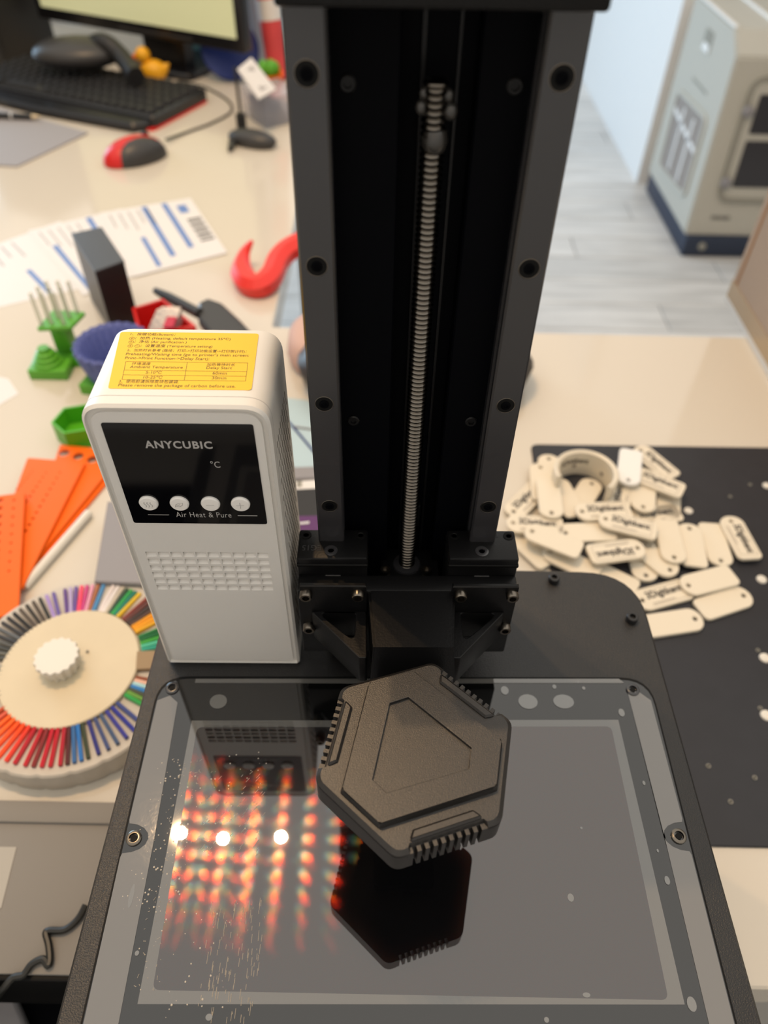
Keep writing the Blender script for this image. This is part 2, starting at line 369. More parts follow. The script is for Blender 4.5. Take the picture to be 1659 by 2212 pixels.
for x, y, a, c in ((0.0809, 0.2013, 0.0052, 0.0044), (0.1002, 0.2018, 0.0056, 0.0042), (0.0690, 0.2078, 0.0021, 0.0026), (0.1303, 0.1959, 0.0016, 0.0023),
                   (0.0884, 0.1039, 0.0014, 0.0017), (0.1338, 0.1120, 0.0012, 0.0019), (0.1320, 0.0642, 0.0019, 0.0027), (0.0890, 0.0667, 0.0016, 0.0009),
                   (-0.0854, 0.1976, 0.0046, 0.0042), (0.1335, 0.1575, 0.0007, 0.0011), (0.0984, 0.1348, 0.0006, 0.0006), (0.0965, 0.2107, 0.0011, 0.0013),
                   (0.1125, 0.2102, 0.0009, 0.0010), (0.1100, 0.2140, 0.0008, 0.0008), (0.0712, 0.0578, 0.0010, 0.0010), (-0.0656, 0.0565, 0.0014, 0.0012),
                   (-0.1001, 0.0787, 0.0009, 0.0010), (0.1326, 0.1250, 0.0005, 0.0008), (-0.1080, 0.1010, 0.0010, 0.0050)):
    b.cyl((x, y, 0.0006), (0, 0, 1), 1, 0.0003, 18)
    for v in list(b.bm.verts)[-36:]: v.co.x = x + (v.co.x - x) * a; v.co.y = y + (v.co.y - y) * c
o = b.obj('resin_spot', 'dust', scr); o['kind'] = 'stuff'
rs = random.Random(3); b = B()                              # scratches and domes left of the film, lamp glints painted in their pale colour
for k in range(260):
    if k < 120: x, y, l, a = rs.uniform(-0.072, -0.047), rs.uniform(0.055, 0.100), rs.uniform(0.0006, 0.0045), PI / 2 + rs.uniform(-0.03, 0.03)
    elif k < 190: x, y, l, a = rs.uniform(-0.083, -0.053), rs.uniform(0.118, 0.160), rs.uniform(0.0006, 0.0030), 0.95 + rs.uniform(-0.08, 0.08)
    else: x, y, l, a = rs.uniform(-0.100, -0.088), rs.uniform(0.065, 0.165), rs.uniform(0.0004, 0.0016), rs.uniform(0, PI)
    w = 0.00012
    u = Vector((math.cos(a), math.sin(a), 0)) * l / 2; n = Vector((-u.y, u.x, 0)).normalized() * w; c = Vector((x, y, 0.00079))
    t = Vector((0, 0, 0.00013)); b.poly([c - u - n, c + u - n, c + u + t, c - u + t]); b.poly([c - u + t, c + u + t, c + u + n, c - u + n])
for k in range(240):                                         # tiny domes added so that each catches the lamps as a glint
    if k < 150: x, y = rs.uniform(-0.112, -0.086), rs.uniform(0.095, 0.165)
    elif k < 200: x, y = rs.uniform(-0.086, -0.055), rs.uniform(0.115, 0.170)
    else: x, y = rs.uniform(-0.100, -0.060), rs.uniform(0.055, 0.100)
    r_ = rs.uniform(0.00015, 0.0005); st = rs.uniform(1.0, 2.6)
    b.lathe((x, y, 0.00075), (0, 0, 1), [(r_, 0), (r_ * 0.8, r_ * 0.16), (r_ * 0.4, r_ * 0.3), (r_ * 0.05, r_ * 0.34)], 8)
o = b.obj('scratch_glints', mat('pale_scratch_glint', (0.40, 0.35, 0.28), 0.28, spec=0.9), scr); o['kind'] = 'stuff'
for x, y in ((0.1067, 0.2849), (0.1487, 0.2566)):
    s = B().lathe((x, y, 0), (0, 0, 1), [(0.0034, 0), (0.0034, 0.0038), (0.0030, 0.0042), (0.0018, 0.0042), (0.0016, 0.002)], 18).obj('stop_pin', 'black', P)
# column
colo = B()
for x0, x1 in ((-0.0311, 0.0032), (0.0270, 0.0563)): colo.box(x0, x1, 0.2525, 0.2850, 0.0, 0.312, 0.0006, 1)
colo.box(0.0032, 0.0270, 0.2640, 0.2850, 0.0, 0.312)
co = colo.obj('column', 'anod', P)
B().box(0.0098, 0.0112, 0.2628, 0.2641, 0.0, 0.31).obj('column_rib', 'cast', co)
B().box(0.0212, 0.0222, 0.2628, 0.2641, 0.0, 0.31).obj('column_rib', 'cast', co)
B().box(0.0125, 0.0200, 0.2600, 0.2641, 0.074, 0.090, 0.001).obj('rear_bracket', 'cast', co)
B().box(-0.0314, 0.0570, 0.2290, 0.2850, 0.3095, 0.328, 0.0012).obj('top_cap', 'cast', P)
for x in (-0.0131, 0.0385):
    for z in (0.1518, 0.285):
        s = B().lathe((x, 0.2525, z), (0, -1, 0), [(0.0027, 0), (0.0027, 0.0006), (0.0022, 0.0010), (0.0013, 0.0010), (0.0012, 0.0002)], 16).obj('panel_screw', 'cast', co)
for cx in (-0.0245, 0.0497):
    w = 0.00625
    prof = [(cx - w, 0.2525), (cx - w, 0.2485), (cx - w + 0.0012, 0.2470), (cx - w + 0.0012, 0.2450), (cx - w, 0.2436), (cx - w, 0.2408), (cx - w + 0.0008, 0.2400),
            (cx + w - 0.0008, 0.2400), (cx + w, 0.2408), (cx + w, 0.2436), (cx + w - 0.0012, 0.2450), (cx + w - 0.0012, 0.2470), (cx + w, 0.2485), (cx + w, 0.2525)]
    ra = B().prism(prof, 0.004, 0.3096).obj('linear_rail', 'rail', P, ang=20)
    for k, (u, z) in enumerate(((0, 0.1105), (0, 0.1705), (0, 0.2310), (0, 0.2910))):
        B().cyl((cx, 0.2404, z), (0, -1, 0), 0.0036, 0.00055, 28).obj('counterbore', 'pit', ra)
        B().lathe((cx, 0.2404, z), (0, -1, 0), [(0.0039, 0), (0.00385, 0.00052), (0.00365, 0.00060), (0.00355, 0.00056)], 28, cap=False).obj('counterbore_rim', 'steel', ra)
        B().lathe((cx, 0.23985, z), (0, -1, 0), [(0.0020, 0), (0.0020, 0.00025), (0.0017, 0.0004), (0.0010, 0.0004), (0.0009, 0.0001)], 18).obj('rail_screw', 'anod', ra)
# lead screw: one long helical thread
b = B(); seg = 20; pitch = 0.0021; zz = 0.040; rows = []
n = int((0.287 - zz) / pitch * 4)
for i in range(n):
    r = 0.0041 if i % 4 == 1 else 0.0034 if i % 4 else 0.0036
    rows.append((r, i * pitch / 4))
b.lathe((0.0139, 0.2500, zz), (0, 0, 1), rows + [(0.0036, rows[-1][1] + 0.001)], seg)
ls = b.obj('lead_screw', 'screwmetal', P, ang=80)
b = B()
for dx, dz, r_ in ((-0.0042, 0.2795, 0.0020), (0.0050, 0.2785, 0.0024), (0.0040, 0.2830, 0.0018), (-0.0036, 0.2835, 0.0016), (0.0006, 0.2700, 0.0044)):
    b.ball((0.0139 + dx, 0.2495, dz), r_, (1, 1, 1.2), 12)
b.obj('grease_lump', mat('dark_grease', (0.03, 0.028, 0.025), 0.25, spec=0.8), ls, 60)
# carriage
ca = B().box(-0.0408, 0.0668, 0.2185, 0.2288, 0.020, 0.0735, 0.0012).obj('carriage', 'cast', P)
b = B().box(0.0000, 0.0310, 0.2200, 0.2610, 0.048, 0.0560, 0.002)
b.obj('nut_plate', 'cast', ca)
for x in (0.0026, 0.0240):
    s = B().lathe((x, 0.2445, 0.0560), (0, 0, 1), [(0.0030, 0), (0.0030, 0.0020), (0.0026, 0.0026), (0.0015, 0.0026), (0.0014, 0.0008)], 18).obj('nut_bolt', 'steel', ca)
B().lathe((0.0139, 0.2500, 0.0555), (0, 0, 1), [(0.0078, 0), (0.0070, 0.0014), (0.0050, 0.0018)], 24).obj('lead_nut', 'rail', ca)
for k, cx in enumerate((-0.0237, 0.0497)):
    sb = B().box(cx - 0.0170, cx + 0.0170, 0.2288, 0.2480, 0.0250, 0.0855, 0.0012).obj('slider_block', 'cast', ca)
    B().box(cx - 0.0172, cx + 0.0172, 0.2282, 0.2484, 0.0795, 0.0815, 0.0004, 1).obj('end_seal', 'pit', sb)
    B().lathe((cx - 0.0008, 0.2338, 0.0853), (0, 0, 1), [(0.0033, 0), (0.0033, 0.0006), (0.0026, 0.0008), (0.0016, 0.0008), (0.0014, 0.0002)], 18).obj('grease_fitting', 'rail', sb)
    for sx in (-1, 1):
        B().lathe((cx + sx * 0.0135, 0.2440, 0.0850), (0, 0, 1), [(0.0027, 0), (0.0027, 0.0007), (0.0016, 0.0008), (0.0012, 0.0005)], 14).obj('corner_screw', 'pit', sb)
    if k == 0:
        put('embossed_text', fit_text('EG15', (cx - 0.0058, 0.2372, 0.0857), (-1, 0, 0), (0, -1, 0), 0.0090, 0.0034), 'black', sb, 0)
    else:
        put('embossed_text', fit_text('8', (cx + 0.0085, 0.2455, 0.0857), (-1, 0, 0), (0, -1, 0), 0.0020, 0.0022), 'black', sb, 0)
    B().box(cx - 0.004, cx + 0.004, 0.2278, 0.2290, 0.066, 0.0735, 0.0004, 1).obj('block_clip', 'rail', sb)
# arm
ax = lambda x: (0.0134 + x); bx = lambda x: (0.0148 + x)
b = B().loft([[(bx(-0.0211), 0.2190, 0.030), (bx(0.0211), 0.2190, 0.030), (bx(0.0211), 0.2190, 0.0733), (bx(-0.0211), 0.2190, 0.0733)],
              [(bx(-0.0186), 0.1876, 0.030), (bx(0.0186), 0.1876, 0.030), (bx(0.0186), 0.1876, 0.0723), (bx(-0.0186), 0.1876, 0.0723)],
              [(bx(-0.0198), 0.1835, 0.030), (bx(0.0198), 0.1835, 0.030), (bx(0.0198), 0.1835, 0.0590), (bx(-0.0198), 0.1835, 0.0590)],
              [(bx(-0.0205), 0.1790, 0.030), (bx(0.0205), 0.1790, 0.030), (bx(0.0205), 0.1790, 0.0480), (bx(-0.0205), 0.1790, 0.0480)],
              [(bx(-0.0200), 0.1700, 0.034), (bx(0.0200), 0.1700, 0.034), (bx(0.0200), 0.1700, 0.0460), (bx(-0.0200), 0.1700, 0.0460)]])
bmesh.ops.bevel(b.bm, geom=[e for e in b.bm.edges if abs(e.verts[0].co.y - e.verts[1].co.y) > 0.003], offset=0.0012, segments=2, affect='EDGES')
arm = b.obj('lift_arm', 'cast', P)
B().box(ax(-0.016), ax(0.016), 0.124, 0.172, 0.056, 0.0662, 0.002).obj('arm_tongue', 'anod', arm)
B().cyl((CX, 0.1317, 0.060), (0, 0, 1), 0.007, 0.013).obj('knob_post', 'anod', arm)
B().box(ax(-0.016), ax(0.016), 0.168, 0.178, 0.040, 0.064, 0.002).obj('arm_tongue', 'anod', arm)
for sx in (-1, 1):
    f = [(ax(sx * 0.0522), 0.2185), (ax(sx * 0.0522), 0.2160), (ax(sx * 0.0205), 0.2160), (ax(sx * 0.0205), 0.2185)]
    B().prism(f, 0.0440, 0.0806, 0.0006).obj('flange', 'cast', arm)
    outer = rounded([(ax(sx * 0.0485), 0.2160), (ax(sx * 0.0238), 0.1890), (ax(sx * 0.0200), 0.1890), (ax(sx * 0.0205), 0.2160)], 0.0012)
    inner = rounded([(ax(sx * 0.0445), 0.2150), (ax(sx * 0.0262), 0.1985), (ax(sx * 0.0258), 0.2150)], 0.0022)
    g = sheet('gusset', [outer, inner], 0.021, 0.0006); o = put('gusset', g, 'cast', arm); o.location = (0, 0, 0.0400)
    for x, z in ((0.0494, 0.0755), (0.0246, 0.0755), (0.0494, 0.0485)):
        s = B().lathe((ax(sx * x), 0.2160, z), (0, -1, 0), [(0.0030, 0), (0.0030, 0.0030), (0.0026, 0.0036), (0.0017, 0.0036), (0.0016, 0.0010)], 24).obj('socket_bolt', 'steel', arm)
# knob
def hexa(R, a0=18.7): return [(0.0155 + R * math.cos(math.radians(a0 + 60 * k)), 0.1317 + R * math.sin(math.radians(a0 + 60 * k))) for k in range(6)]
hp = hexa(0.0412); rc = rounded(hp, 0.0055, 5)
toothed = []
for k in range(6):
    toothed += rc[k * 6:k * 6 + 6]
    if k in (0, 2, 4):
        a, c = Vector(hp[k]), Vector(hp[(k + 1) % 6]); L = (c - a).length; u = (c - a) / L; nrm = Vector((-u.y, u.x))
        for j in range(9):
            s0 = L / 2 - 0.0137 + j * 0.00312
            toothed += [tuple(a + u * s0), tuple(a + u * s0 + nrm * 0.0021), tuple(a + u * (s0 + 0.00155) + nrm * 0.0021), tuple(a + u * (s0 + 0.00155))]
kn = B().prism(toothed, 0.0715, 0.0842).obj('knob', 'knob', P)
b = B(); e1 = rounded(hp, 0.0055, 5)
i0 = [(0.0155 + (x - 0.0155) * 0.955, 0.1317 + (y - 0.1317) * 0.955) for x, y in e1]
cl = []; ci = []
for k in range(6):
    cl += rc[k * 6:k * 6 + 6]; ci += i0[k * 6:k * 6 + 6]
    if k in (0, 2, 4):
        a, c = Vector(hp[k]), Vector(hp[(k + 1) % 6]); L = (c - a).length; u = (c - a) / L; nrm = Vector((-u.y, u.x))
        for s0, d0, d1 in ((-0.0152, 0, 0.0019), (-0.0144, 0.0023, 0.0031), (0.0144, 0.0023, 0.0031), (0.0152, 0, 0.0019)):
            p = a + u * (L / 2 + s0); cl.append(tuple(p + nrm * d0)); ci.append(tuple(p + nrm * d1))
b.loft([[(x, y, 0.0830) for x, y in cl], [(x, y, 0.0848) for x, y in cl], [(x, y, 0.0862) for x, y in ci]])
b.obj('knob_cap', 'knob', kn)
# raised triangular plateau with a sunk panel, plus three raised wings
hv = [Vector(p) for p in hp]; cc = Vector((0.0155, 0.1317)); lines = []
for k in range(6):
    a, c = hv[k], hv[(k + 1) % 6]; u = (c - a).normalized(); nrm = Vector((-u.y, u.x)); dd = 0.0108 if k in (0, 2, 4) else 0.0030
    lines.append((a + nrm * dd, u))
def isect(l1, l2):
    (p, r), (q_, s) = l1, l2; t = ((q_ - p).x * s.y - (q_ - p).y * s.x) / (r.x * s.y - r.y * s.x); return tuple(p + r * t)
plat = [isect(lines[k - 1], lines[k]) for k in range(6)]
panel = [(0.0048, 0.1495), (0.0123, 0.1524), (0.0366, 0.1312), (0.0350, 0.1227), (0.0039, 0.1128), (-0.0014, 0.1178)]
pr = rounded(plat, 0.0012, 3)
b = B().loft([[(x, y, 0.0860) for x, y in pr], [(x, y, 0.0884) for x, y in offset(pr, 0.0010)]]); b.obj('plateau', 'knob', kn)
pm = sheet('plateau_top', [offset(pr, 0.0011), panel], 0.0018, 0.0002); o = put('plateau_top', pm, 'knob', kn); o.location = (0, 0, 0.0880)
for k in (0, 2, 4):
    a, c = hv[k], hv[(k + 1) % 6]; u = (c - a).normalized(); nrm = Vector((-u.y, u.x)); m_ = (a + c) / 2
    w = [m_ - u * 0.0146 + nrm * 0.0032, m_ + u * 0.0146 + nrm * 0.0032, m_ + u * 0.0118 + nrm * 0.0070, m_ - u * 0.0118 + nrm * 0.0070]
    B().prism(rounded([tuple(x) for x in w], 0.001, 3), 0.0850, 0.0876, 0.0008).obj('grip_pad', 'knob', kn)

YAW = T((CX, 0.24, 0)) @ rotz(math.radians(1.2)) @ T((-CX, -0.24, 0))   # the tower sits a touch skewed on the cover
for o in P.children:
    if o.name.split('.')[0] in ('column', 'top_cap', 'linear_rail', 'lead_screw', 'carriage', 'lift_arm'):
        o.matrix_local = P.matrix_basis.inverted() @ YAW
# ---------------------------------------------------------------- air heater
Hh = thing('air_heater', 'white upright air heater with black display and yellow label on its top', 'heater', (-0.0805, 0.247, 0.0006))
X0, X1, Y0, Y1, Z1 = -0.1171, -0.0440, 0.2205, 0.2745, 0.1822
prof = rounded([(X0, 0.0006), (X1, 0.0006), (X1, Z1), (X0, Z1)], [0.002, 0.002, 0.0105, 0.0105], 8)
pin = offset(prof, 0.0016)
b = B().loft([[(x, Y0 + 0.0016, z) for x, z in pin], [(x, Y0, z) for x, z in offset(prof, 0.0012)], [(x, Y0 + 0.0012, z) for x, z in prof], [(x, Y1 - 0.002, z) for x, z in prof], [(x, Y1, z) for x, z in offset(prof, 0.002)]])
hb = b.obj('shell', 'white', Hh)
b = B().loft([[(x, 0.2265, z) for x, z in offset(prof, -0.00005)], [(x, 0.2268, z) for x, z in offset(prof, -0.00005)]]); b.obj('shell_seam', 'mark', hb)
# front panel with real recesses
VX0, VX1, VZ0, VZ1 = -0.1093, -0.0517, 0.0676, 0.0977
cols, rowsn = 10, 6; px = (VX1 - VX0) / cols; pz = (VZ1 - VZ0) / rowsn; sw, sh = px * 0.86, pz * 0.72
FX0, FX1, FZ0, FZ1 = X0 + 0.0034, X1 - 0.0034, 0.0040, Z1 - 0.0036; yf = Y0 + 0.0003
fo = rounded([(FX0, FZ0), (FX1, FZ0), (FX1, FZ1), (FX0, FZ1)], [0.001, 0.001, 0.0075, 0.0075], 6)
holes = []; slots = []
for i in range(cols):
    for j in range(rowsn):
        x = VX0 + px * i; z = VZ0 + pz * j; holes.append(rect(x, x + sw, z, z + sh)); slots.append((x, z))
fp = sheet('front_panel', [fo] + holes, 0.0016); fp.transform(Matrix.Translation((0, yf + 0.0016, 0)) @ Matrix.Rotation(PI / 2, 4, 'X'))
fpo = put('front_panel', fp, 'whitep', Hh, 0)
b = B()                                                      # one wedge-floored vent slot
D = 0.0032
b.poly([(0, D, sh), (sw, D, sh), (sw, 0.0001, 0), (0, 0.0001, 0)])
b.poly([(0, 0, sh), (sw, 0, sh), (sw, D, sh), (0, D, sh)])
copies('vent_slot', mesh_of(b), 'whitep', Hh, [T((x, yf, z)) for x, z in slots])
dp = rounded([(-0.1098, 0.1163), (-0.0508, 0.1163), (-0.0508, 0.1735), (-0.1098, 0.1735)], 0.0012)
b = B().loft([[(x, yf + 0.0006, z) for x, z in dp], [(x, yf - 0.0003, z) for x, z in dp]])
di = b.obj('display', 'glassblack', Hh)
UX, UZ = (1, 0, 0), (0, 0, 1); yt = yf - 0.0004
put('logo', fit_text('ANYCUBIC', (-0.0950, yt, 0.1608), UX, UZ, 0.0268, 0.0040, 0.028, 1.15), 'mark', di, 0)
put('degree_sign', fit_text('°C', (-0.0704, yt, 0.1505), UX, UZ, 0.0038, 0.0036), 'mark', di, 0)
put('caption', fit_text('Air Heat & Pure', (-0.0902, yt, 0.1205), UX, UZ, 0.0242, 0.0033, 0.0, 1.1), 'mark', di, 0)
for x0, x1 in ((-0.1024, -0.0932), (-0.0632, -0.0546)): B().box(x0, x1, yt - 0.0001, yt, 0.1217, 0.1220).obj('caption_rule', 'mark', di)
for k, (x, name) in enumerate(((-0.1004, 'heat'), (-0.0872, 'leaf'), (-0.0739, 'minus'), (-0.0610, 'plus'))):
    z = 0.1295
    bu = B().lathe((x, yf, z), (0, -1, 0), [(0.0041, 0), (0.0041, 0.0010), (0.0036, 0.0016), (0.0020, 0.0017)], 28).obj('button', 'button', Hh)
    y = yf - 0.00172; ib = B(); r = 0.00016
    if name == 'heat':
        for dx in (-0.0013, 0, 0.0013): ib.tube([(x + dx + 0.0004 * math.sin(t * 6.0), y, z - 0.0015 + 0.003 * t) for t in [i / 8 for i in range(9)]], r, 5)
    elif name == 'leaf':
        ib.tube([(x - 0.0018, y, z - 0.0012), (x - 0.0012, y, z + 0.0004), (x + 0.0002, y, z + 0.0011), (x + 0.0018, y, z + 0.0013), (x + 0.0014, y, z - 0.0001), (x + 0.0002, y, z - 0.0010), (x - 0.0012, y, z - 0.0007), (x + 0.0004, y, z + 0.0003)], r, 5)
    else:
        ib.tube([(x - 0.0017, y, z), (x + 0.0017, y, z)], r, 5)
        if name == 'plus': ib.tube([(x, y, z - 0.0017), (x, y, z + 0.0017)], r, 5)
    ib.obj('button_icon', 'mark', bu)
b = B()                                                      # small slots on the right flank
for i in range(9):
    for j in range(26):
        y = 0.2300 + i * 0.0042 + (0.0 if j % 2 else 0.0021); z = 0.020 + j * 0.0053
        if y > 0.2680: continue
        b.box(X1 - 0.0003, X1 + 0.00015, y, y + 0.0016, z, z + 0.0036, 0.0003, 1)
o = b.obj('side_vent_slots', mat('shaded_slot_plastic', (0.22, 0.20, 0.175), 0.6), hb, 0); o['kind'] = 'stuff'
lab = B().prism(rounded([(-0.1072, 0.2308), (-0.0516, 0.2308), (-0.0532, 0.2700), (-0.1118, 0.2700)], 0.0015), Z1, Z1 + 0.00015).obj('instruction_label', 'yellow', Hh)
zl = Z1 + 0.0002; pm = []
def lx(u, v): return (-0.1118 + 0.0046 * v + u * (0.0586 - 0.0030 * v), 0.2700 - 0.0392 * v, zl)     # label coordinates: u right, v down
def line(s, u, v, w, h): pm.append(fit_text(s, lx(u, v), (1, 0, 0), (0, 1, 0), w * 0.0570, h * 0.0392, 0.0))
line('1、按键功能(Button)：', 0.075, 0.075, 0.33, 0.058)
line('：加热 (Heating, default temperature 35℃)', 0.115, 0.150, 0.70, 0.062)
line('：净化 (Air purification )', 0.115, 0.218, 0.38, 0.062)
line('：设置温度 (Temperature setting)', 0.165, 0.292, 0.52, 0.062)
line('2、加热时长参考 (路径：打印->打印功能设置->打印倒计时)：', 0.075, 0.375, 0.86, 0.060)
line("Preheating/Waiting time (go to printer's main screen:", 0.072, 0.448, 0.88, 0.062)
line('Print->Print Function->Delay Start):', 0.072, 0.520, 0.60, 0.062)
line('环境温度', 0.13, 0.605, 0.13, 0.050)
line('Ambient Temperature', 0.12, 0.672, 0.37, 0.058)
line('加热等待时长', 0.66, 0.605, 0.20, 0.050)
line('Delay Start', 0.66, 0.672, 0.18, 0.058)
line('5-10℃', 0.24, 0.752, 0.11, 0.048); line('60min', 0.71, 0.752, 0.10, 0.048)
line('10-25℃', 0.23, 0.832, 0.13, 0.048); line('30min', 0.71, 0.832, 0.10, 0.048)
line('3、使用前请拆除炭块包装袋.', 0.065, 0.910, 0.41, 0.058)
line('Please remove the package of carbon before use.', 0.065, 0.980, 0.80, 0.060)
b = B()
def rule(u0, v0, u1, v1):
    a, c = Vector(lx(u0, v0)), Vector(lx(u1, v1)); t = (c - a).normalized() * 0.00008; n = Vector((-t.y, t.x, 0))
    b.poly([a - n, c - n, c + n, a + n])
for v in (0.545, 0.695, 0.775, 0.855): rule(0.085, v, 0.95, v)
for u in (0.085, 0.52, 0.95): rule(u, 0.545, u, 0.855)
for u, v in ((0.093, 0.125), (0.093, 0.193), (0.093, 0.265), (0.143, 0.265)):
    c = Vector(lx(u, v)); ring = [c + Vector((0.0011 * math.cos(t), 0.0011 * math.sin(t), 0)) for t in [2 * PI * i / 14 for i in range(14)]]
    for i in range(14):
        p0, p1 = ring[i], ring[(i + 1) % 14]; b.poly([p0, p1, c + (p1 - c) * 0.86, c + (p0 - c) * 0.86])
    b.poly([c + Vector((-0.0006, -0.00008, 0)), c + Vector((0.0006, -0.00008, 0)), c + Vector((0.0006, 0.00008, 0)), c + Vector((-0.0006, 0.00008, 0))])
    if u == 0.093: b.poly([c + Vector((-0.00008, -0.0006, 0)), c + Vector((0.00008, -0.0006, 0)), c + Vector((0.00008, 0.0006, 0)), c + Vector((-0.00008, 0.0006, 0))])
pm.append(mesh_of(b)); put('label_print', join(pm), 'ink', lab, 0)

Hh.matrix_basis = T((X0, Y0, 0)) @ rotz(math.radians(0.9)) @ T((-X0, -Y0, 0)) @ Hh.matrix_basis

# ---------------------------------------------------------------- colour swatch wheel
wc = (-0.225, 0.2885)
Wt = thing('swatch_wheel', 'round cream colour swatch wheel with a ring of coloured sticks beside the printer', 'swatch wheel', (wc[0], wc[1], H))
notched = []
for i in range(144):
    a = 2 * PI * i / 144; r = 0.0827 - (0.0010 if i % 6 == 0 else 0.0); notched.append((wc[0] + r * math.cos(a), wc[1] + r * math.sin(a)))
B().loft([[(x, y, H + 0.0005) for x, y in notched], [(x, y, H + 0.0185) for x, y in notched], [(x, y, H + 0.0200) for x, y in offset(notched, 0.0012)]]).obj('base_disc', 'rim', Wt)
B().lathe((wc[0] - 0.002, wc[1], H + 0.0195), (0, 0, 1), [(0.0500, 0), (0.0500, 0.0038), (0.0492, 0.0046)], 72).obj('centre_plate', 'cream', Wt)
kc = (-0.2320,0.2876,-0.1150); prof = []
for zz_, rr_ in ((0, 0.0125), (0.0035, 0.0130), (0.013, 0.0155), (0.0145, 0.0150)):
    prof.append([(kc[0] + (rr_ + (0.0006 if i % 4 < 2 else -0.0006)) * math.cos(2 * PI * i / 64), kc[1] + (rr_ + (0.0006 if i % 4 < 2 else -0.0006)) * math.sin(2 * PI * i / 64), H + 0.024 + zz_) for i in range(64)])
B().loft(prof).obj('wheel_knob', 'ivory', Wt)
kx = (-0.2169,0.3002,-0.1155)
B().cyl(kx, (0, 0, 1), 0.0011, 0.0006, 12).obj('rivet', 'steel', Wt)
sw_cols = [  # (start deg, end deg, colours) measured counter-clockwise from +x
    (-140, -100, ['C8501A', 'E06040', 'FF6A10', 'FF6A10', 'FF5A08', 'FF5210', 'F03A20', 'C01828']),
    (-99, -82, ['C4202C', '8A2A2A', 'C8182C', 'C01024']),
    (-81, -64, ['B8142A', '5A2020', '3A6AA0', '2C74C0', '3A4228']),
    (-63, -33, ['2E2E7C', '44507C', '465878', '3C3A92', '2E3292', '3E4A86']),
    (-28, -8, ['2FA048', '6A9A3C', '4A5038', '2E7CC0', 'A8D4D8', 'E8B8A0', '8A4A2C']),
    (16, 34, ['2FA48C', '58C4A0', '45A83C', '1E6E38', '2A7C40']),
    (37, 60, ['F0B020', 'F2A814', 'F0A010', '5A4030', '46362A', '6A3828', '8A3A28']),
    (63, 84, ['E8C018', '1E7A68', '2FA44C', '2C4A30', 'C8BCA8', 'E8E0DC', 'E4D8D4']),
    (87, 113, ['4A8CC0', 'A8683C', 'E4A0B8', 'C84484', 'FF5070', '6A5098', 'B8A8D0', '64468A']),
    (116, 176, ['6A5AA0', 'A890CC', '2E302E', '524840', '3A3632', '5A5048', '2A2A2C', '303034', '3C3C40', '62666A', '3E4044', '5A5A56', '44443E', '6A685C', '4E4C42']),
    (180, 212, ['8A887A', '70705E', '9A968A', 'B0AC9C', 'C8C4B0', 'D8D0B0', '20262C', '18202C']),
]
sm = {}
for a0, a1, cs in sw_cols:
    for i, c in enumerate(cs):
        a = math.radians(a0 + (a1 - a0) * (i + 0.5) / len(cs)); u = Vector((math.cos(a), math.sin(a), 0)); n = Vector((-u.y, u.x, 0))
        tz = 0.0235
        b = B(); pts = []
        for rr_, zz_ in ((0.0495, tz), (0.0762, tz - 0.0012)):
            c0 = Vector((wc[0], wc[1], H)) + u * rr_
            pts.append([c0 - n * 0.0013 + Vector((0, 0, 0.0195)), c0 + n * 0.0013 + Vector((0, 0, 0.0195)), c0 + n * 0.0013 + Vector((0, 0, zz_)), c0 + Vector((0, 0, zz_ + 0.0008)), c0 - n * 0.0013 + Vector((0, 0, zz_))])
        b.loft(pts)
        if c not in sm: sm[c] = mat('swatch_' + c.lower(), c, 0.35)
        b.obj('colour_stick', sm[c], Wt)
bt = B(); a = math.radians(5); u = Vector((math.cos(a), math.sin(a), 0)); n = Vector((-u.y, u.x, 0)); c0 = Vector((wc[0], wc[1], H))
bt.loft([[c0 + u * r_ + n * s_ + Vector((0, 0, z_)) for s_, z_ in ((-0.006, 0.0195), (0.006, 0.0195), (0.006, 0.029), (-0.006, 0.024))] for r_ in (0.047, 0.074)])
bt.obj('tan_block', mat('tan_swatch', 'A08868', 0.5), Wt)

# ---------------------------------------------------------------- orange gauges
def gauge(corners, z, thick, label, holes, name='hole_gauge'):
    pts = [tuple(p) for p in corners]
    me = sheet(name, [rounded(pts, 0.002, 3)] + holes, thick, 0.0004); o = put(name, me, 'orange'); o.location = (0, 0, z)
    return tag(o, label, 'gauge', 'orange hole gauges')
def along(p, q_, n, r0, r1):
    return [circle(p[0] + (q_[0] - p[0]) * i / (n - 1), p[1] + (q_[1] - p[1]) * i / (n - 1), r0 + (r1 - r0) * i / (n - 1), 10) for i in range(n)]
gz = -0.128
A = [(-0.3656,0.4495),(-0.3481,0.4692),(-0.3266,0.4740),(-0.2865,0.3421),(-0.3176,0.3281)]
gauge(A, -0.1285, 0.0036, 'orange hole gauge nearest the wheel, two rows of holes down its length',
      along(*[(-0.3451,0.4634),(-0.3224,0.3945)], 8, 0.0021, 0.0014) + along(*[(-0.3331,0.4638),(-0.3083,0.3824)], 9, 0.0012, 0.0010))
A = [(-0.3440,0.5259),(-0.2866,0.5211),(-0.2945,0.3687),(-0.3298,0.3833)]
gauge(A, -0.1335, 0.0034, 'orange hole gauge with three slanting rows of small dark holes',
      along(*[(-0.3330,0.5067),(-0.3386,0.4829)], 6, 0.0006, 0.0009) + along(*[(-0.3195,0.5059),(-0.3248,0.4677)], 7, 0.0007, 0.0013) + along(*[(-0.3065,0.5063),(-0.3132,0.4317)], 11, 0.0008, 0.0016))
A = [(-0.3214,0.5501),(-0.2607,0.5431),(-0.2649,0.5079),(-0.2955,0.4016),(-0.3064,0.4128)]
gauge(A, -0.1368, 0.0030, 'orange hole gauge at the back with three wide round holes', along(*[(-0.3135,0.5380),(-0.2834,0.5295)], 3, 0.0052, 0.0052))
A = [(-0.2819,0.5061),(-0.2643,0.5228),(-0.2618,0.5035),(-0.2949,0.3969),(-0.2986,0.3848)]
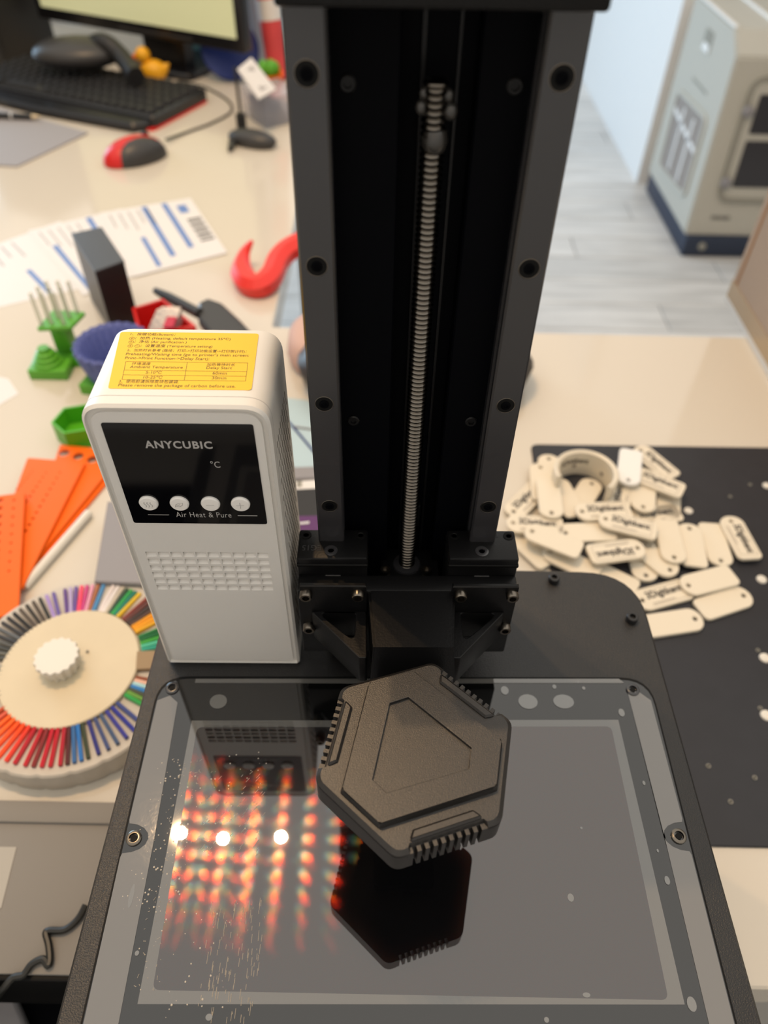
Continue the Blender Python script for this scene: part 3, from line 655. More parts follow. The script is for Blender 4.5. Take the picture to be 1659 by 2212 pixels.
gauge(A, -0.1400, 0.0030, 'lowest orange gauge, its edge showing under the other gauges', [])
p0, p1 = (-0.2673,0.4601,-0.1360), (-0.2967,0.3745,-0.1360)
tag(B().tube([p0, p1], 0.0040, 14).obj('white_tube', 'ivory'), 'white plastic tube lying beside the orange gauges', 'tube')

# ---------------------------------------------------------------- things behind the heater
g = thing('green_tray', 'small bright green hexagonal tray behind the heater', 'tray', (-0.3109,0.5753,-0.1400))
gc = (-0.3071,0.5718,-0.1400)
hx = [(gc[0] + 0.024 * math.cos(PI / 3 * k + 0.3), gc[1] + 0.024 * math.sin(PI / 3 * k + 0.3)) for k in range(6)]
hi = offset(hx, 0.002)
b = B().loft([[(x, y, H) for x, y in hx], [(x, y, H + 0.022) for x, y in hx], [(x, y, H + 0.022) for x, y in hi], [(x, y, H + 0.003) for x, y in hi]]); b.obj('tray_wall', 'greend', g, ang=20)

sc_ = (-0.3670,0.7074,-0.1400)
S = thing('straw_stand', 'green pedestal stand holding pale translucent straws behind the heater', 'stand', sc_, rot=0)
sx, sy = sc_[0], sc_[1]
B().box(sx - 0.024, sx + 0.018, sy - 0.045, sy - 0.012, H, H + 0.012, 0.001).obj('foot_block', 'green', S)
B().lathe((sx - 0.006, sy - 0.028, H + 0.012), (0, 0, 1), [(0.016, 0), (0.016, 0.003), (0.013, 0.004), (0.013, 0.008), (0.010, 0.009), (0.010, 0.013), (0.007, 0.014), (0.006, 0.019)], 20).obj('stepped_cone', 'green', S)
B().box(sx - 0.004, sx + 0.014, sy - 0.006, sy + 0.012, H, -0.091, 0.001).obj('post', 'green', S)
B().box(sx + 0.010, sx + 0.060, sy - 0.020, sy + 0.000, H, H + 0.010, 0.001).obj('side_foot', 'greend', S)
b = B().prism(rounded([(-0.3751,0.6842),(-0.3397,0.6883),(-0.3326,0.7190),(-0.3695,0.7222)], 0.002), -0.092, -0.088, 0.0008); b.obj('top_plate', 'green', S)
for p in [(-0.3713,0.6906),(-0.3610,0.6928),(-0.3479,0.6925),(-0.3685,0.7035),(-0.3578,0.7049),(-0.3461,0.7063),(-0.3630,0.7149),(-0.3513,0.7163),(-0.3399,0.7159)]:
    B().cyl((p[0], p[1], -0.088), (0, 0, 1), 0.0022, 0.038, 10).obj('straw', 'clear', S)

pc = (-0.2906,0.6661,-0.1250)
PT = thing('ribbed_pot', 'slate blue round ribbed pot with a scalloped rim behind the heater', 'pot', (pc[0], pc[1], H))
rings = []
for z_, r_, rib in ((0, 0.026, 0), (0.010, 0.031, 0.0008), (0.035, 0.037, 0.0012), (0.048, 0.0395, 0.0016), (0.050, 0.037, 0.0012), (0.046, 0.033, 0), (0.006, 0.024, 0)):
    rings.append([(pc[0] + (r_ + rib * math.sin(i * PI / 2)) * math.cos(2 * PI * i / 96), pc[1] + (r_ + rib * math.sin(i * PI / 2)) * math.sin(2 * PI * i / 96), H + z_) for i in range(96)])
B().loft(rings).obj('pot_wall', 'blue', PT)
c = (-0.3011,0.6591,-0.1400)
tag(B().prism(rounded([(c[0] - 0.028, c[1] - 0.02), (c[0] + 0.01, c[1] - 0.024), (c[0] + 0.016, c[1] + 0.006), (c[0] - 0.020, c[1] + 0.012)], 0.003), H, H + 0.012, 0.001).obj('green_clip', 'green'), 'flat green printed clip lying in front of the blue pot', 'clip')

bb = (-0.3201,0.7765,-0.1400)
BX = thing('black_box', 'tall narrow black box standing on the desk in front of the papers', 'box', (bb[0], bb[1], H))
top = [(-0.3718,0.8307),(-0.3413,0.8487),(-0.2949,0.7702),(-0.3206,0.7454)]
B().prism(top, H, -0.055, 0.0006).obj('body', 'boxblack', BX)
tc_ = [sum(p[k] for p in top) / 4 for k in (0, 1)]
B().prism([(tc_[0] + (x - tc_[0]) * 1.02, tc_[1] + (y - tc_[1]) * 1.02) for x, y in top], -0.056, -0.0535, 0.0006).obj('lid', 'boxtop', BX)
a, c = Vector(top[1] + (0,)), Vector(top[2] + (0,)); u = (c - a).normalized(); n = Vector((-u.y, u.x, 0)) 
b = B().box(-0.022, 0.022, 0, 0.004, -0.125, -0.095, 0.001); me = mesh_of(b)
o = put('clasp', me, 'deskedge', BX); o.matrix_local = BX.matrix_basis.inverted() @ T(((a + c) / 2)) @ rotz(math.atan2(u.y, u.x))

rc_ = [(-0.2910,0.7481),(-0.2602,0.7695),(-0.2108,0.7131),(-0.2703,0.6952)]
RB = thing('red_organiser', 'open red plastic desk box holding a foil wrapped bar', 'organiser', (*(-0.2669,0.7586,-0.1400)[:2], H))
ri = offset(rc_, 0.003)
ob = [((x + 0.0) , y - 0.0) for x, y in rc_]
b = B().loft([[(x, y, H) for x, y in offset(rc_, 0.004)], [(x, y, -0.100) for x, y in rc_], [(x, y, -0.100) for x, y in ri], [(x, y, H + 0.003) for x, y in offset(rc_, 0.007)]]); b.obj('box_wall', 'red', RB, ang=20)
p0, p1 = Vector((-0.2383,0.7276,-0.0880)), Vector((-0.2531,0.7068,-0.1150))
b = B().loft([[p0 + Vector((s * 0.010, 0, t * 0.003)) for s, t in ((-1, -1), (1, -1), (1, 1), (-1, 1))], [p0 * 0.8 + p1 * 0.2 + Vector((s * 0.013, 0, t * 0.007)) for s, t in ((-1, -1), (1, -1), (1, 1), (-1, 1))],
              [p1 + Vector((s * 0.014, 0, t * 0.007)) for s, t in ((-1, -1), (1, -1), (1, 1), (-1, 1))]])
fb = tag(b.obj('foil_bar', 'foil'), 'silver foil wrapped bar with a crimson band in the red box', 'snack')
pm_ = p0 * 0.5 + p1 * 0.5
b = B().box(pm_.x + 0.002, pm_.x + 0.0135, pm_.y - 0.018, pm_.y + 0.016, pm_.z + 0.006, pm_.z + 0.0095, 0.001); b.obj('wrapper_band', 'crimson', fb)
SP = thing('scraper', 'black plastic scraper with a broad curved blade resting on the red box', 'scraper', (*(-0.2230,0.7907,-0.1400)[:2], H))
hp0, hp1 = Vector((-0.2756,0.7951,-0.1050)), Vector((-0.2105,0.7355,-0.0980))
B().tube([hp0, hp0.lerp(hp1, 0.3), hp1], [0.004, 0.0062, 0.0062], 10).obj('handle', 'grip', SP)
bl = [(-0.2104,0.7240),(-0.2167,0.7578),(-0.2069,0.7683),(-0.1892,0.7589),(-0.1628,0.7240),(-0.1371,0.6857),(-0.1812,0.6796)]
b = B().prism(rounded(bl, 0.004), -0.106, -0.096, 0.003); b.obj('blade', 'grip', SP)
# red curl
path = [(-0.1779,0.9253,-0.1050), (-0.1891,0.9188,-0.1200), (-0.1893,0.8884,-0.1280), (-0.1775,0.8590,-0.1290), (-0.1604,0.8511,-0.1280), (-0.1491,0.8711,-0.1260), (-0.1443,0.8998,-0.1220), (-0.1341,0.9212,-0.1180), (-0.1151,0.9319,-0.1120), (-0.0925,0.9554,-0.1180)]
def smooth(P, k=5):
    P = [Vector(p) for p in P]; out = []
    for i in range(len(P) - 1):
        a, b_, c_, d_ = P[max(i - 1, 0)], P[i], P[i + 1], P[min(i + 2, len(P) - 1)]
        for j in range(k):
            t = j / k; out.append(0.5 * ((2 * b_) + (c_ - a) * t + (2 * a - 5 * b_ + 4 * c_ - d_) * t * t + (3 * b_ - a - 3 * c_ + d_) * t ** 3))
    return out + [P[-1]]
sp = smooth(path, 4); rad = [0.002 + 0.0135 * min(1, i / 9) for i in range(len(sp))]
tag(B().tube(sp, rad, 7).obj('red_hook', 'redb', ang=15), 'bright red faceted curling hook print on the desk behind the scraper', 'hook')

# shipping labels
def label_sheet(px, z, text, extra):
    c4 = px; nm = 'shipping_label'
    me = sheet(nm, [c4], 0.0003); o = put(nm, me, 'paper', None, 0); o.location = (0, 0, z); tag(o, text, 'paper', 'shipping labels on the desk')
    P0, P1, P2, P3 = [Vector(p) for p in c4]                  # P0 far-left, P1 far-right, P2 near-right, P3 near-left
    def at(u, v): return (P0 * (1 - u) + P1 * u) * (1 - v) + (P3 * (1 - u) + P2 * u) * v
    def strip(name, m, u0, u1, v0, v1):
        q4 = [at(u0, v0), at(u1, v0), at(u1, v1), at(u0, v1)]
        B().loft([[(p.x, p.y, 0.0003) for p in q4], [(p.x, p.y, 0.0005) for p in q4]]).obj(name, m, o, 0)
    for u0, u1, v0, v1 in extra: strip('blue_stripe', 'stripe', u0, u1, v0, v1)
    for k in range(5): strip('text_line', 'greyink', 0.08 + 0.1 * k, 0.095 + 0.1 * k, 0.06, 0.28 + 0.05 * (k % 3))
    return strip
s1 = label_sheet([(-0.5803,0.9242),(-0.4769,1.0411),(-0.3348,0.8883),(-0.4878,0.8030)], H, 'leftmost shipping label, white with a broad blue stripe', [(0.70, 0.76, 0.1, 0.95), (0.40, 0.44, 0.55, 0.98)])
s2 = label_sheet([(-0.5125,1.0077),(-0.3992,1.0843),(-0.3122,0.9087),(-0.3838,0.8377)], H + 0.0006, 'middle shipping label half hidden behind the black box', [(0.60, 0.66, 0.02, 0.9), (0.1, 0.16, 0.3, 0.98)])
s3 = label_sheet([(-0.4271,1.0676),(-0.3031,1.1242),(-0.2198,0.9560),(-0.3313,0.8861)], H + 0.0012, 'rightmost shipping label with a printed barcode at its end', [(0.44, 0.50, 0.02, 0.86), (0.66, 0.72, 0.02, 0.80), (0.26, 0.31, 0.5, 0.95)])
for k in range(9): s3('barcode_bar', 'tagink', 0.82, 0.97, 0.36 + 0.045 * k, 0.36 + 0.045 * k + (0.014 if k % 2 else 0.028))
s3('emblem_print', 'stripe', 0.80, 0.90, 0.10, 0.24)

# ---------------------------------------------------------------- far end of the desk
ku = Vector((0.915, -0.403, 0)); kv = Vector((0.403, 0.915, 0)); kang = math.atan2(ku.y, ku.x)
K = thing('keyboard', 'black computer keyboard with glossy palm rest and red underside', 'keyboard', (-0.595, 1.56, H), rot=kang)
def loc(b, name, m, par, ang=35): return put(name, mesh_of(b), m, par, ang, (0, 0, 0))
loc(B().prism(rounded(rect(-0.225, 0.225, -0.075, 0.095), 0.01), 0.004, 0.022, 0.003), 'case', 'keyb', K)
loc(B().prism(rounded([(-0.225, -0.07), (-0.20, -0.105), (0, -0.115), (0.20, -0.105), (0.225, -0.07)], 0.01), 0.002, 0.016, 0.005), 'palm_rest', 'bezel', K)
loc(B().prism(rounded(rect(-0.215, 0.227, -0.085, 0.092), 0.01), 0.0, 0.004), 'base', 'red', K)
kb = mesh_of(B().loft([[(-0.008, -0.008, 0), (0.008, -0.008, 0), (0.008, 0.008, 0), (-0.008, 0.008, 0)], [(-0.006, -0.006, 0.006), (0.006, -0.006, 0.006), (0.006, 0.006, 0.006), (-0.006, 0.006, 0.006)]]))
kb.materials.append(M['key'])
for rr in range(6):
    for cc_ in range(22):
        if rr == 0 and 4 <= cc_ <= 8: continue
        o = bpy.data.objects.new('key', kb); C.objects.link(o); o.parent = K; o.location = (-0.205 + cc_ * 0.0195, -0.055 + rr * 0.0265, 0.022); o.scale = (1, 1.25, 1)
o = bpy.data.objects.new('space_bar', kb); C.objects.link(o); o.parent = K; o.location = (-0.088, -0.055, 0.022); o.scale = (6, 1.25, 1)
mo = (-0.4234,1.2713,-0.1300)
MO = thing('computer_mouse', 'red and black computer mouse in front of the keyboard', 'mouse', (mo[0], mo[1], H), rot=0.75)
b = B().ball((0, 0, 0.004), 0.03, (1.85, 1.12, 1.05), 20); bmesh.ops.bisect_plane(b.bm, geom=b.bm.verts[:] + b.bm.edges[:] + b.bm.faces[:], plane_co=(0, 0, 0.001), plane_no=(0, 0, -1), clear_outer=True)
loc(b, 'mouse_shell', 'red', MO, 60)
b = B().ball((0.004, -0.011, 0.004), 0.03, (1.62, 0.86, 1.03), 20); bmesh.ops.bisect_plane(b.bm, geom=b.bm.verts[:] + b.bm.edges[:] + b.bm.faces[:], plane_co=(0, 0, 0.001), plane_no=(0, 0, -1), clear_outer=True)
loc(b, 'mouse_cover', 'grip', MO, 60)
loc(B().cyl((0.028, 0.003, 0.030), (0, 1, 0), 0.006, 0.006, 14), 'scroll_wheel', 'black', MO)
pth = smooth([(-0.3878,1.3436,-0.1350), (-0.3630,1.3857,-0.1380), (-0.3228,1.4376,-0.1380), (-0.2985,1.4986,-0.1380), (-0.3171,1.5606,-0.1380), (-0.3743,1.6295,-0.1380), (-0.4313,1.6595,-0.1380)], 6)
tag(B().tube(pth, 0.0022, 6).obj('mouse_cable', 'cable'), 'thin black mouse cable curving across the desk', 'cable')
# monitor
ma = Vector((-0.2794,1.6030,-0.0720)); mb = Vector((-0.7456,1.8199,-0.0720)); mu = (ma - mb).normalized(); mang = math.atan2(mu.y, mu.x); mn = Vector((-mu.y, mu.x, 0))
MN = thing('monitor', 'black computer monitor with a lit pale green screen', 'monitor', (ma.x * 0.4 + mb.x * 0.6, ma.y * 0.4 + mb.y * 0.6, H), rot=mang)
L0 = -(Vector((MN.location.x, MN.location.y, 0)) - Vector((mb.x, mb.y, 0))).length; L1 = (Vector((ma.x, ma.y, 0)) - Vector((MN.location.x, MN.location.y, 0))).length
zb = 0.068
loc(B().box(L0, L1, 0, 0.03, zb, zb + 0.36, 0.004), 'bezel', 'bezel', MN)
loc(B().box(L0 + 0.018, L1 - 0.016, -0.0015, 0.0005, zb + 0.024, zb + 0.345), 'screen', 'screen', MN)
loc(B().box(L1 - 0.30, L1 - 0.12, -0.0012, 0, zb + 0.008, zb + 0.013), 'bezel_print', 'grip', MN)
loc(B().loft([[(L1 - 0.27, 0.03, zb + 0.12), (L1 - 0.16, 0.03, zb + 0.12), (L1 - 0.16, 0.05, zb + 0.12), (L1 - 0.27, 0.05, zb + 0.12)], [(L1 - 0.27, 0.03, 0.008), (L1 - 0.17, 0.03, 0.008), (L1 - 0.17, 0.06, 0.008), (L1 - 0.27, 0.06, 0.008)]]), 'stand_neck', 'bezel', MN)
loc(B().prism(rounded(rect(L1 - 0.30, L1 - 0.14, 0.0, 0.15), 0.02), 0, 0.012, 0.003), 'stand_base', 'bezel', MN)
# desk screen panel behind
o = B(); pa = Vector((-0.3069,1.8771,-0.1400)[:2] + (0,)); pb = pa - mu * 1.1; pa = pa + mn * 0.06; pb = pb + mn * 0.06; o.loft([[(p.x, p.y, z) for p in (pa, pb, pb + mn * 0.03, pa + mn * 0.03)] for z in (H + 0.001, 0.36)])
pn = o.obj('privacy_panel', 'partition'); tag(pn, 'grey beige privacy panel standing behind the monitor', 'panel')
# barcode scanner lying on the keyboard
SC = thing('barcode_scanner', 'black rounded barcode scanner with a bent handle behind the keyboard', 'scanner', (*(-0.6815,1.8050,-0.1400)[:2], H))
c = Vector((-0.6065,1.6202,-0.0800)); rt = Matrix.Rotation(kang + 0.5, 3, 'Z')
B().ball(c, 0.05, (1.72, 1.1, 0.55), 20, rt).obj('scanner_head', 'grip', SC, 60)
B().tube(smooth([(-0.5881,1.6447,-0.0750), (-0.5486,1.6135,-0.0600), (-0.5187,1.5962,-0.0750), (-0.4947,1.5657,-0.0880), (-0.4760,1.5335,-0.0940)], 4), [0.017] * 17, 10).obj('scanner_handle', 'black', SC, 60)
# rubber duck
dk = (-0.4784,1.6630,-0.1400)
DK = thing('rubber_duck', 'small yellow rubber duck sitting at the foot of the monitor', 'toy', (dk[0], dk[1], H))
x, y = dk[0], dk[1]
B().ball((x, y, H + 0.020), 0.022, (1.25, 1.0, 0.9), 16).obj('body', 'duck', DK, 60)
B().ball((x - 0.016, y, H + 0.047), 0.015, (1, 1, 1), 14).obj('head', 'duck', DK, 60)
B().cyl((x - 0.028, y - 0.004, H + 0.045), (-1, -0.4, 0), 0.006, 0.010, 10, 0.002).obj('beak', 'orange', DK)
B().cyl((x + 0.022, y, H + 0.024), (1, 0, 0.8), 0.010, 0.014, 10, 0.002).obj('tail', 'duck', DK)
# tower speaker at far left
sp_ = (-0.8416,1.7704,-0.1400)
TW = thing('tower_speaker', 'tall black speaker at the far left behind the keyboard', 'speaker', (sp_[0], sp_[1], H), rot=kang)
loc(B().box(-0.12, 0.045, -0.02, 0.14, 0.004, 0.34, 0.006), 'cabinet', 'black', TW); loc(B().box(-0.11, 0.035, -0.024, -0.018, 0.02, 0.32, 0.004), 'grille', 'bezel', TW)
for sx_ in (-0.1, 0.03): loc(B().cyl((sx_, 0.06, 0), (0, 0, 1), 0.012, 0.005), 'foot', 'grip', TW)
# pad and pen
o = B().prism(rounded([(-0.8219,1.4616),(-0.7299,1.4893),(-0.5316,1.3768),(-0.6041,1.2261),(-0.7426,1.2371)], 0.004), H, H + 0.003, 0.0006).obj('grey_pad', 'greycloth'); tag(o, 'grey cloth desk pad under the pen at the left edge', 'pad')
pe0, pe1 = Vector((-0.7397,1.4332,-0.1320)), Vector((-0.6311,1.4284,-0.1320))
PN = thing('ballpoint_pen', 'black ballpoint pen with a pale tip lying on the grey pad', 'pen', (pe0.x, pe0.y, H + 0.003))
dr = (pe1 - pe0).normalized(); Lp = (pe1 - pe0).length
B().cyl(pe0, dr, 0.0052, Lp * 0.86, 12).obj('barrel', 'black', PN); B().cyl(pe0 + dr * Lp * 0.86, dr, 0.0048, Lp * 0.14, 12, 0.0015).obj('tip', 'gold', PN)
B().cyl(pe0 + dr * Lp * 0.5, dr, 0.0056, Lp * 0.03, 12).obj('ring', 'deskedge', PN)
# blue lid, teal card
c = Vector((-0.3190,1.6288,-0.1400)) + Vector((-0.008, 0.072, 0.050)); dcam = Vector((0.25, -0.80, 0.55)).normalized()
BL = thing('blue_disc', 'round deep blue plastic lid leaning behind the small black stand', 'lid', (c.x, c.y, H))
B().lathe(c, dcam, [(0.058, 0), (0.058, 0.010), (0.052, 0.013)], 36).obj('disc', 'navy', BL)
B().lathe(c + dcam * 0.013 + Vector((0.02, 0, 0.03)), dcam, [(0.009, 0), (0.009, 0.002), (0.007, 0.002)], 18, cap=False).obj('ring_mark', 'skyblue', BL)
c = (-0.4057,1.8696,-0.1400)
tag(B().box(c[0] - 0.05, c[0] + 0.05, c[1], c[1] + 0.05, H, H + 0.075, 0.008).obj('teal_box', 'teal'), 'teal cardboard box partly hidden behind the blue lid', 'box')
# price card and clear box
c0 = Vector((-0.2235,1.4660,-0.1400)); 
PC = thing('clear_box', 'clear plastic box with dark contents beside the printer column', 'box', (c0.x, c0.y, H), rot=0.6)
loc(B().box(-0.03, 0.05, -0.04, 0.05, 0.0, 0.05, 0.003), 'case', 'clearbox', PC); loc(B().box(-0.02, 0.012, -0.03, 0.04, 0.002, 0.035, 0.002), 'contents', 'grip', PC); loc(B().box(0.018, 0.044, -0.03, 0.04, 0.002, 0.02, 0.002), 'contents', 'lilac', PC)
q4 = [Vector((-0.2634,1.4238,-0.0450)), Vector((-0.2491,1.4875,-0.0450)), Vector((-0.2008,1.4223,-0.0750)), Vector((-0.2233,1.3713,-0.0750))]
nn = (q4[1] - q4[0]).cross(q4[3] - q4[0]).normalized(); nn = nn if nn.z > 0 else -nn
PL = tag(B().loft([[p - nn * 0.003 for p in q4], q4]).obj('price_card', 'paper', None, 0), 'white price card with three grey printed blocks on the clear box', 'card')
for k in range(3):
    a, b_, c_, d_ = [q4[0].lerp(q4[3], v).lerp(q4[1].lerp(q4[2], v), u_) + nn * 0.0006 for u_, v in ((0.3, 0.18 + 0.27 * k), (0.72, 0.18 + 0.27 * k), (0.72, 0.32 + 0.27 * k), (0.3, 0.32 + 0.27 * k))]
    B().loft([[a - nn * 0.0004, b_ - nn * 0.0004, c_ - nn * 0.0004, d_ - nn * 0.0004], [a, b_, c_, d_]]).obj('printed_block', 'greyink', PL, 0)
# small black stand
c = Vector((-0.2374,1.3429,-0.1300)); SD = thing('fish_stand', 'small black fish shaped stand with a thin upright rod', 'stand', (c.x, c.y, H))
rt = Matrix.Rotation(-0.35, 3, 'Z')
B().ball(c, 0.022, (2.1, 1.0, 0.7), 18, rt).obj('body', 'grip', SD, 60)
tl_ = [(-0.2809,1.3728),(-0.2663,1.3565),(-0.2656,1.3150),(-0.2738,1.3024)]
B().prism(tl_, H + 0.002, H + 0.009).obj('tail_fin', 'grip', SD)
pb_ = Vector((-0.2630,1.3953,-0.1200)); B().cyl(pb_, (0, 0, 1), 0.0028, 0.085, 8).obj('rod', 'black', SD); B().cyl(pb_ - Vector((0, 0, 0.018)), (0, 0, 1), 0.009, 0.03, 10).obj('rod_socket', 'black', SD)
# rolls and pot by the column
c = (-0.2309,1.7037,-0.1400)
RR = thing('wrapping_roll', 'tall red and white printed roll standing beside the printer column', 'roll', (c[0], c[1], H))
B().cyl((c[0], c[1], H), (-0.10, 0.12, 1), 0.023, 0.60, 20).obj('roll', mat('red_white_print', (0.62, 0.06, 0.065), 0.5, vary=(9, 0.5)), RR)
for k, h in enumerate((0.10, 0.22, 0.36)): B().lathe((c[0] - 0.10 * h, c[1] + 0.12 * h, H + h), (-0.10, 0.12, 1), [(0.0235, 0), (0.0235, 0.035 + 0.01 * k)], 20, cap=False).obj('white_patch', 'paper', RR)
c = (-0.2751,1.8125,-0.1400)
tag(B().tube([(c[0], c[1], H), (c[0] - 0.03, c[1] + 0.036, H + 0.3), (c[0] - 0.06, c[1] + 0.072, H + 0.6)], 0.021, 14).obj('floor_glow_roll', mat('pale_floor_glow', (0.55, 0.62, 0.68), 0.3)), 'pale bluish roll added for the bright sunlit floor behind the red roll', 'roll')  # pale roll added in place of a bright sunlit patch of floor
c = (-0.2340,1.5991,-0.1400)
FP = thing('orange_flowerpot', 'tiny orange pot with green leaves beside the printer column', 'pot', (c[0], c[1] - 0.02, H))
px_, py_ = c[0], c[1] - 0.02
B().lathe((px_, py_, H), (0, 0, 1), [(0.020, 0), (0.027, 0.04), (0.029, 0.045), (0.025, 0.045), (0.023, 0.03)], 20).obj('pot', 'orange', FP)
for k in range(5): B().ball((px_ + 0.012 * math.cos(k * 1.3), py_ + 0.012 * math.sin(k * 1.3), H + 0.052), 0.010, (1, 0.5, 1.4), 8).obj('leaf', 'green', FP, 60)

# ---------------------------------------------------------------- things hidden between heater and column
c = Vector((0.0296,0.6760,-0.1200)); b = B(); rings = []
rb = random.Random(5)
for z_, k in ((0, 0.80), (0.012, 0.97), (0.030, 1.0), (0.046, 0.86), (0.055, 0.5)):
    rings.append([(c.x + k * 0.128 * math.cos(t) * (1 + 0.03 * math.sin(3 * t + 2)), c.y + k * 0.085 * math.sin(t) * (1 + 0.05 * math.sin(5 * t)), H + z_) for t in [2 * PI * i / 40 for i in range(40)]])
PH = thing('cloth_pouch', 'lumpy black pouch with pale pink edge lying behind the printer column', 'bag', (c.x, c.y, H))
B().loft(rings).obj('pouch_body', 'grip', PH, 60)
b = B().loft([[(c.x - 0.112 + k_ * 0.030 * math.cos(t), c.y + 0.045 + k_ * 0.050 * math.sin(t), H + z_) for t in [2 * PI * i / 20 for i in range(20)]] for z_, k_ in ((0.001, 0.9), (0.012, 1.0), (0.030, 0.9), (0.036, 0.6))]); b.obj('pink_flap', 'pink', PH, 60)
o = B().prism(rounded([(-0.1150,0.6371),(-0.0806,0.6319),(-0.0629,0.6060),(-0.0486,0.5298),(-0.0844,0.5260),(-0.1033,0.5334)], 0.004), H, H + 0.004, 0.0006).obj('blue_leaflet', 'skyblue'); tag(o, 'pale blue printed leaflet lying between heater and column', 'leaflet')
def bar(name, m, p, par): 
    return B().tube(p, 0.0012, 6).obj(name, m, par)
bar('dark_line', 'navy', [(-0.1019,0.5991,-0.1355), (-0.0896,0.5810,-0.1355), (-0.0628,0.5397,-0.1355)], o); bar('dark_line', 'lilac', [(-0.0925,0.5867,-0.1355), (-0.0659,0.5817,-0.1355)], o)
o = B().prism([(-0.0970,0.5203),(-0.0481,0.5244),(-0.0471,0.5077),(-0.0952,0.5037)], H + 0.0, H + 0.010, 0.001).obj('grey_tablet', 'lilac'); tag(o, 'dark grey slim edge of a tablet below the blue leaflet', 'tablet')
KB = thing('parcel_box', 'black carton with a purple printed band behind the left slider', 'box', (*(-0.0668,0.4745,-0.1400)[:2], H))
B().prism([(-0.0918,0.4592),(-0.0353,0.4655),(-0.0324,0.4108),(-0.0862,0.4093)], H, -0.10, 0.001).obj('carton', 'boxblack', KB)
B().prism([(-0.0881,0.4266),(-0.0334,0.4298),(-0.0324,0.4108),(-0.0861,0.4093)], -0.0999, -0.0994).obj('purple_band', 'purple', KB)
b = B()
for u0, u1 in ((640, 668),): b.loft([[(*(-0.0712,0.4179,-0.0993)[:2], -0.0993), (*(-0.0608,0.4192,-0.0993)[:2], -0.0993), (*(-0.0610,0.4219,-0.0993)[:2], -0.0993), (*(-0.0714,0.4200,-0.0993)[:2], -0.0993)], [(*(-0.0711,0.4177,-0.0991)[:2], -0.0991), (*(-0.0608,0.4191,-0.0991)[:2], -0.0991), (*(-0.0610,0.4217,-0.0991)[:2], -0.0991), (*(-0.0713,0.4198,-0.0991)[:2], -0.0991)]])
b.obj('band_mark', 'deskedge', KB, 0)
o = B().prism([(-0.0919,0.4902),(-0.0545,0.4951),(-0.0536,0.4816),(-0.0906,0.4781)], H, -0.12, 0.001).obj('white_sticker_block', 'paper'); tag(o, 'white printed block between the tablet and the black carton', 'block')
B().prism([(-0.0794,0.4904),(-0.0748,0.4911),(-0.0741,0.4838),(-0.0788,0.4831)], -0.12, -0.1196).obj('printed_sign', 'seal', o)
o = B().prism([(-0.2439,0.4557),(-0.2039,0.4569),(-0.1828,0.3641),(-0.2304,0.3656)], H, -0.115, 0.001).obj('grey_case', 'lilac'); tag(o, 'flat grey lilac case lying behind the swatch wheel beside the printer', 'case')

# ---------------------------------------------------------------- tags on the mat
TL, TW_ = 0.051, 0.0220
def tag_outline():
    h = TW_ / 2; r = 0.0045
    pts = rounded([(TL, -h), (TL, h)], 0) ; arc = [(0.0095 + (-0.0095) * math.cos(t), h * math.sin(t)) for t in [PI / 2 - PI * k / 12 for k in range(13)]]
    c1 = [(TL - r + r * math.sin(t), h - r + r * math.cos(t)) for t in [PI / 2 - PI / 2 * k / 4 for k in range(5)]]
    c2 = [(x, -y) for x, y in c1[::-1]]
    return c1 + [(x, y) for x, y in arc] + c2
tm = sheet('tag', [tag_outline(), circle(0.0062, 0, 0.0021, 12)], 0.0034, 0.0007)
tm2 = tm.copy()
for m_, k_ in ((tm, 'tag'), (tm2, 'tagw')):
    m_.materials.append(M[k_])
    for p in m_.polygons: p.use_smooth = True
    m_.set_sharp_from_angle(angle=math.radians(50))
pmesh = join([fit_text('3Digitkent', (0.0110, -0.0030, 0.0036), (1, 0, 0), (0, 1, 0), 0.0335, 0.0092, 0.03)]); pmesh.materials.append(M['tagink'])
fr = B()
for x0, x1, y0, y1 in ((0.0125, 0.0340, -0.0065, -0.0058), (0.0115, 0.0462, 0.0078, 0.0081), (0.0115, 0.0462, -0.0081, -0.0078), (0.0460, 0.0463, -0.008, 0.008)):
    fr.poly([(x0, y0, 0.0036), (x1, y0, 0.0036), (x1, y1, 0.0036), (x0, y1, 0.0036)])
qmesh = mesh_of(fr); qmesh.materials.append(M['tagqr'])
def put_tag(hole, far, lvl, printed, label, white=False, flip=False):
    z = H + 0.0022 + lvl * 0.0037; a = Vector((hole[0], hole[1], 0)); u = Vector((far[0] - hole[0], far[1] - hole[1], 0)).normalized()
    o = bpy.data.objects.new('tag', tm2 if white else tm); C.objects.link(o)
    s = a - u * 0.0062; o.location = (s.x, s.y, z); o.rotation_euler = (0, 0, math.atan2(u.y, u.x)); tag(o, label, 'tag', 'cream plastic tags on the mat')
    if printed:
        for nm, m_ in (('logo_print', pmesh), ('small_print', qmesh)):
            c = bpy.data.objects.new(nm, m_); C.objects.link(c); c.parent = o
            if flip: c.rotation_euler = (0, 0, PI); c.location = (0.0575, 0, 0)
    return o
def tz(l): return -0.1344 + l * 0.0037
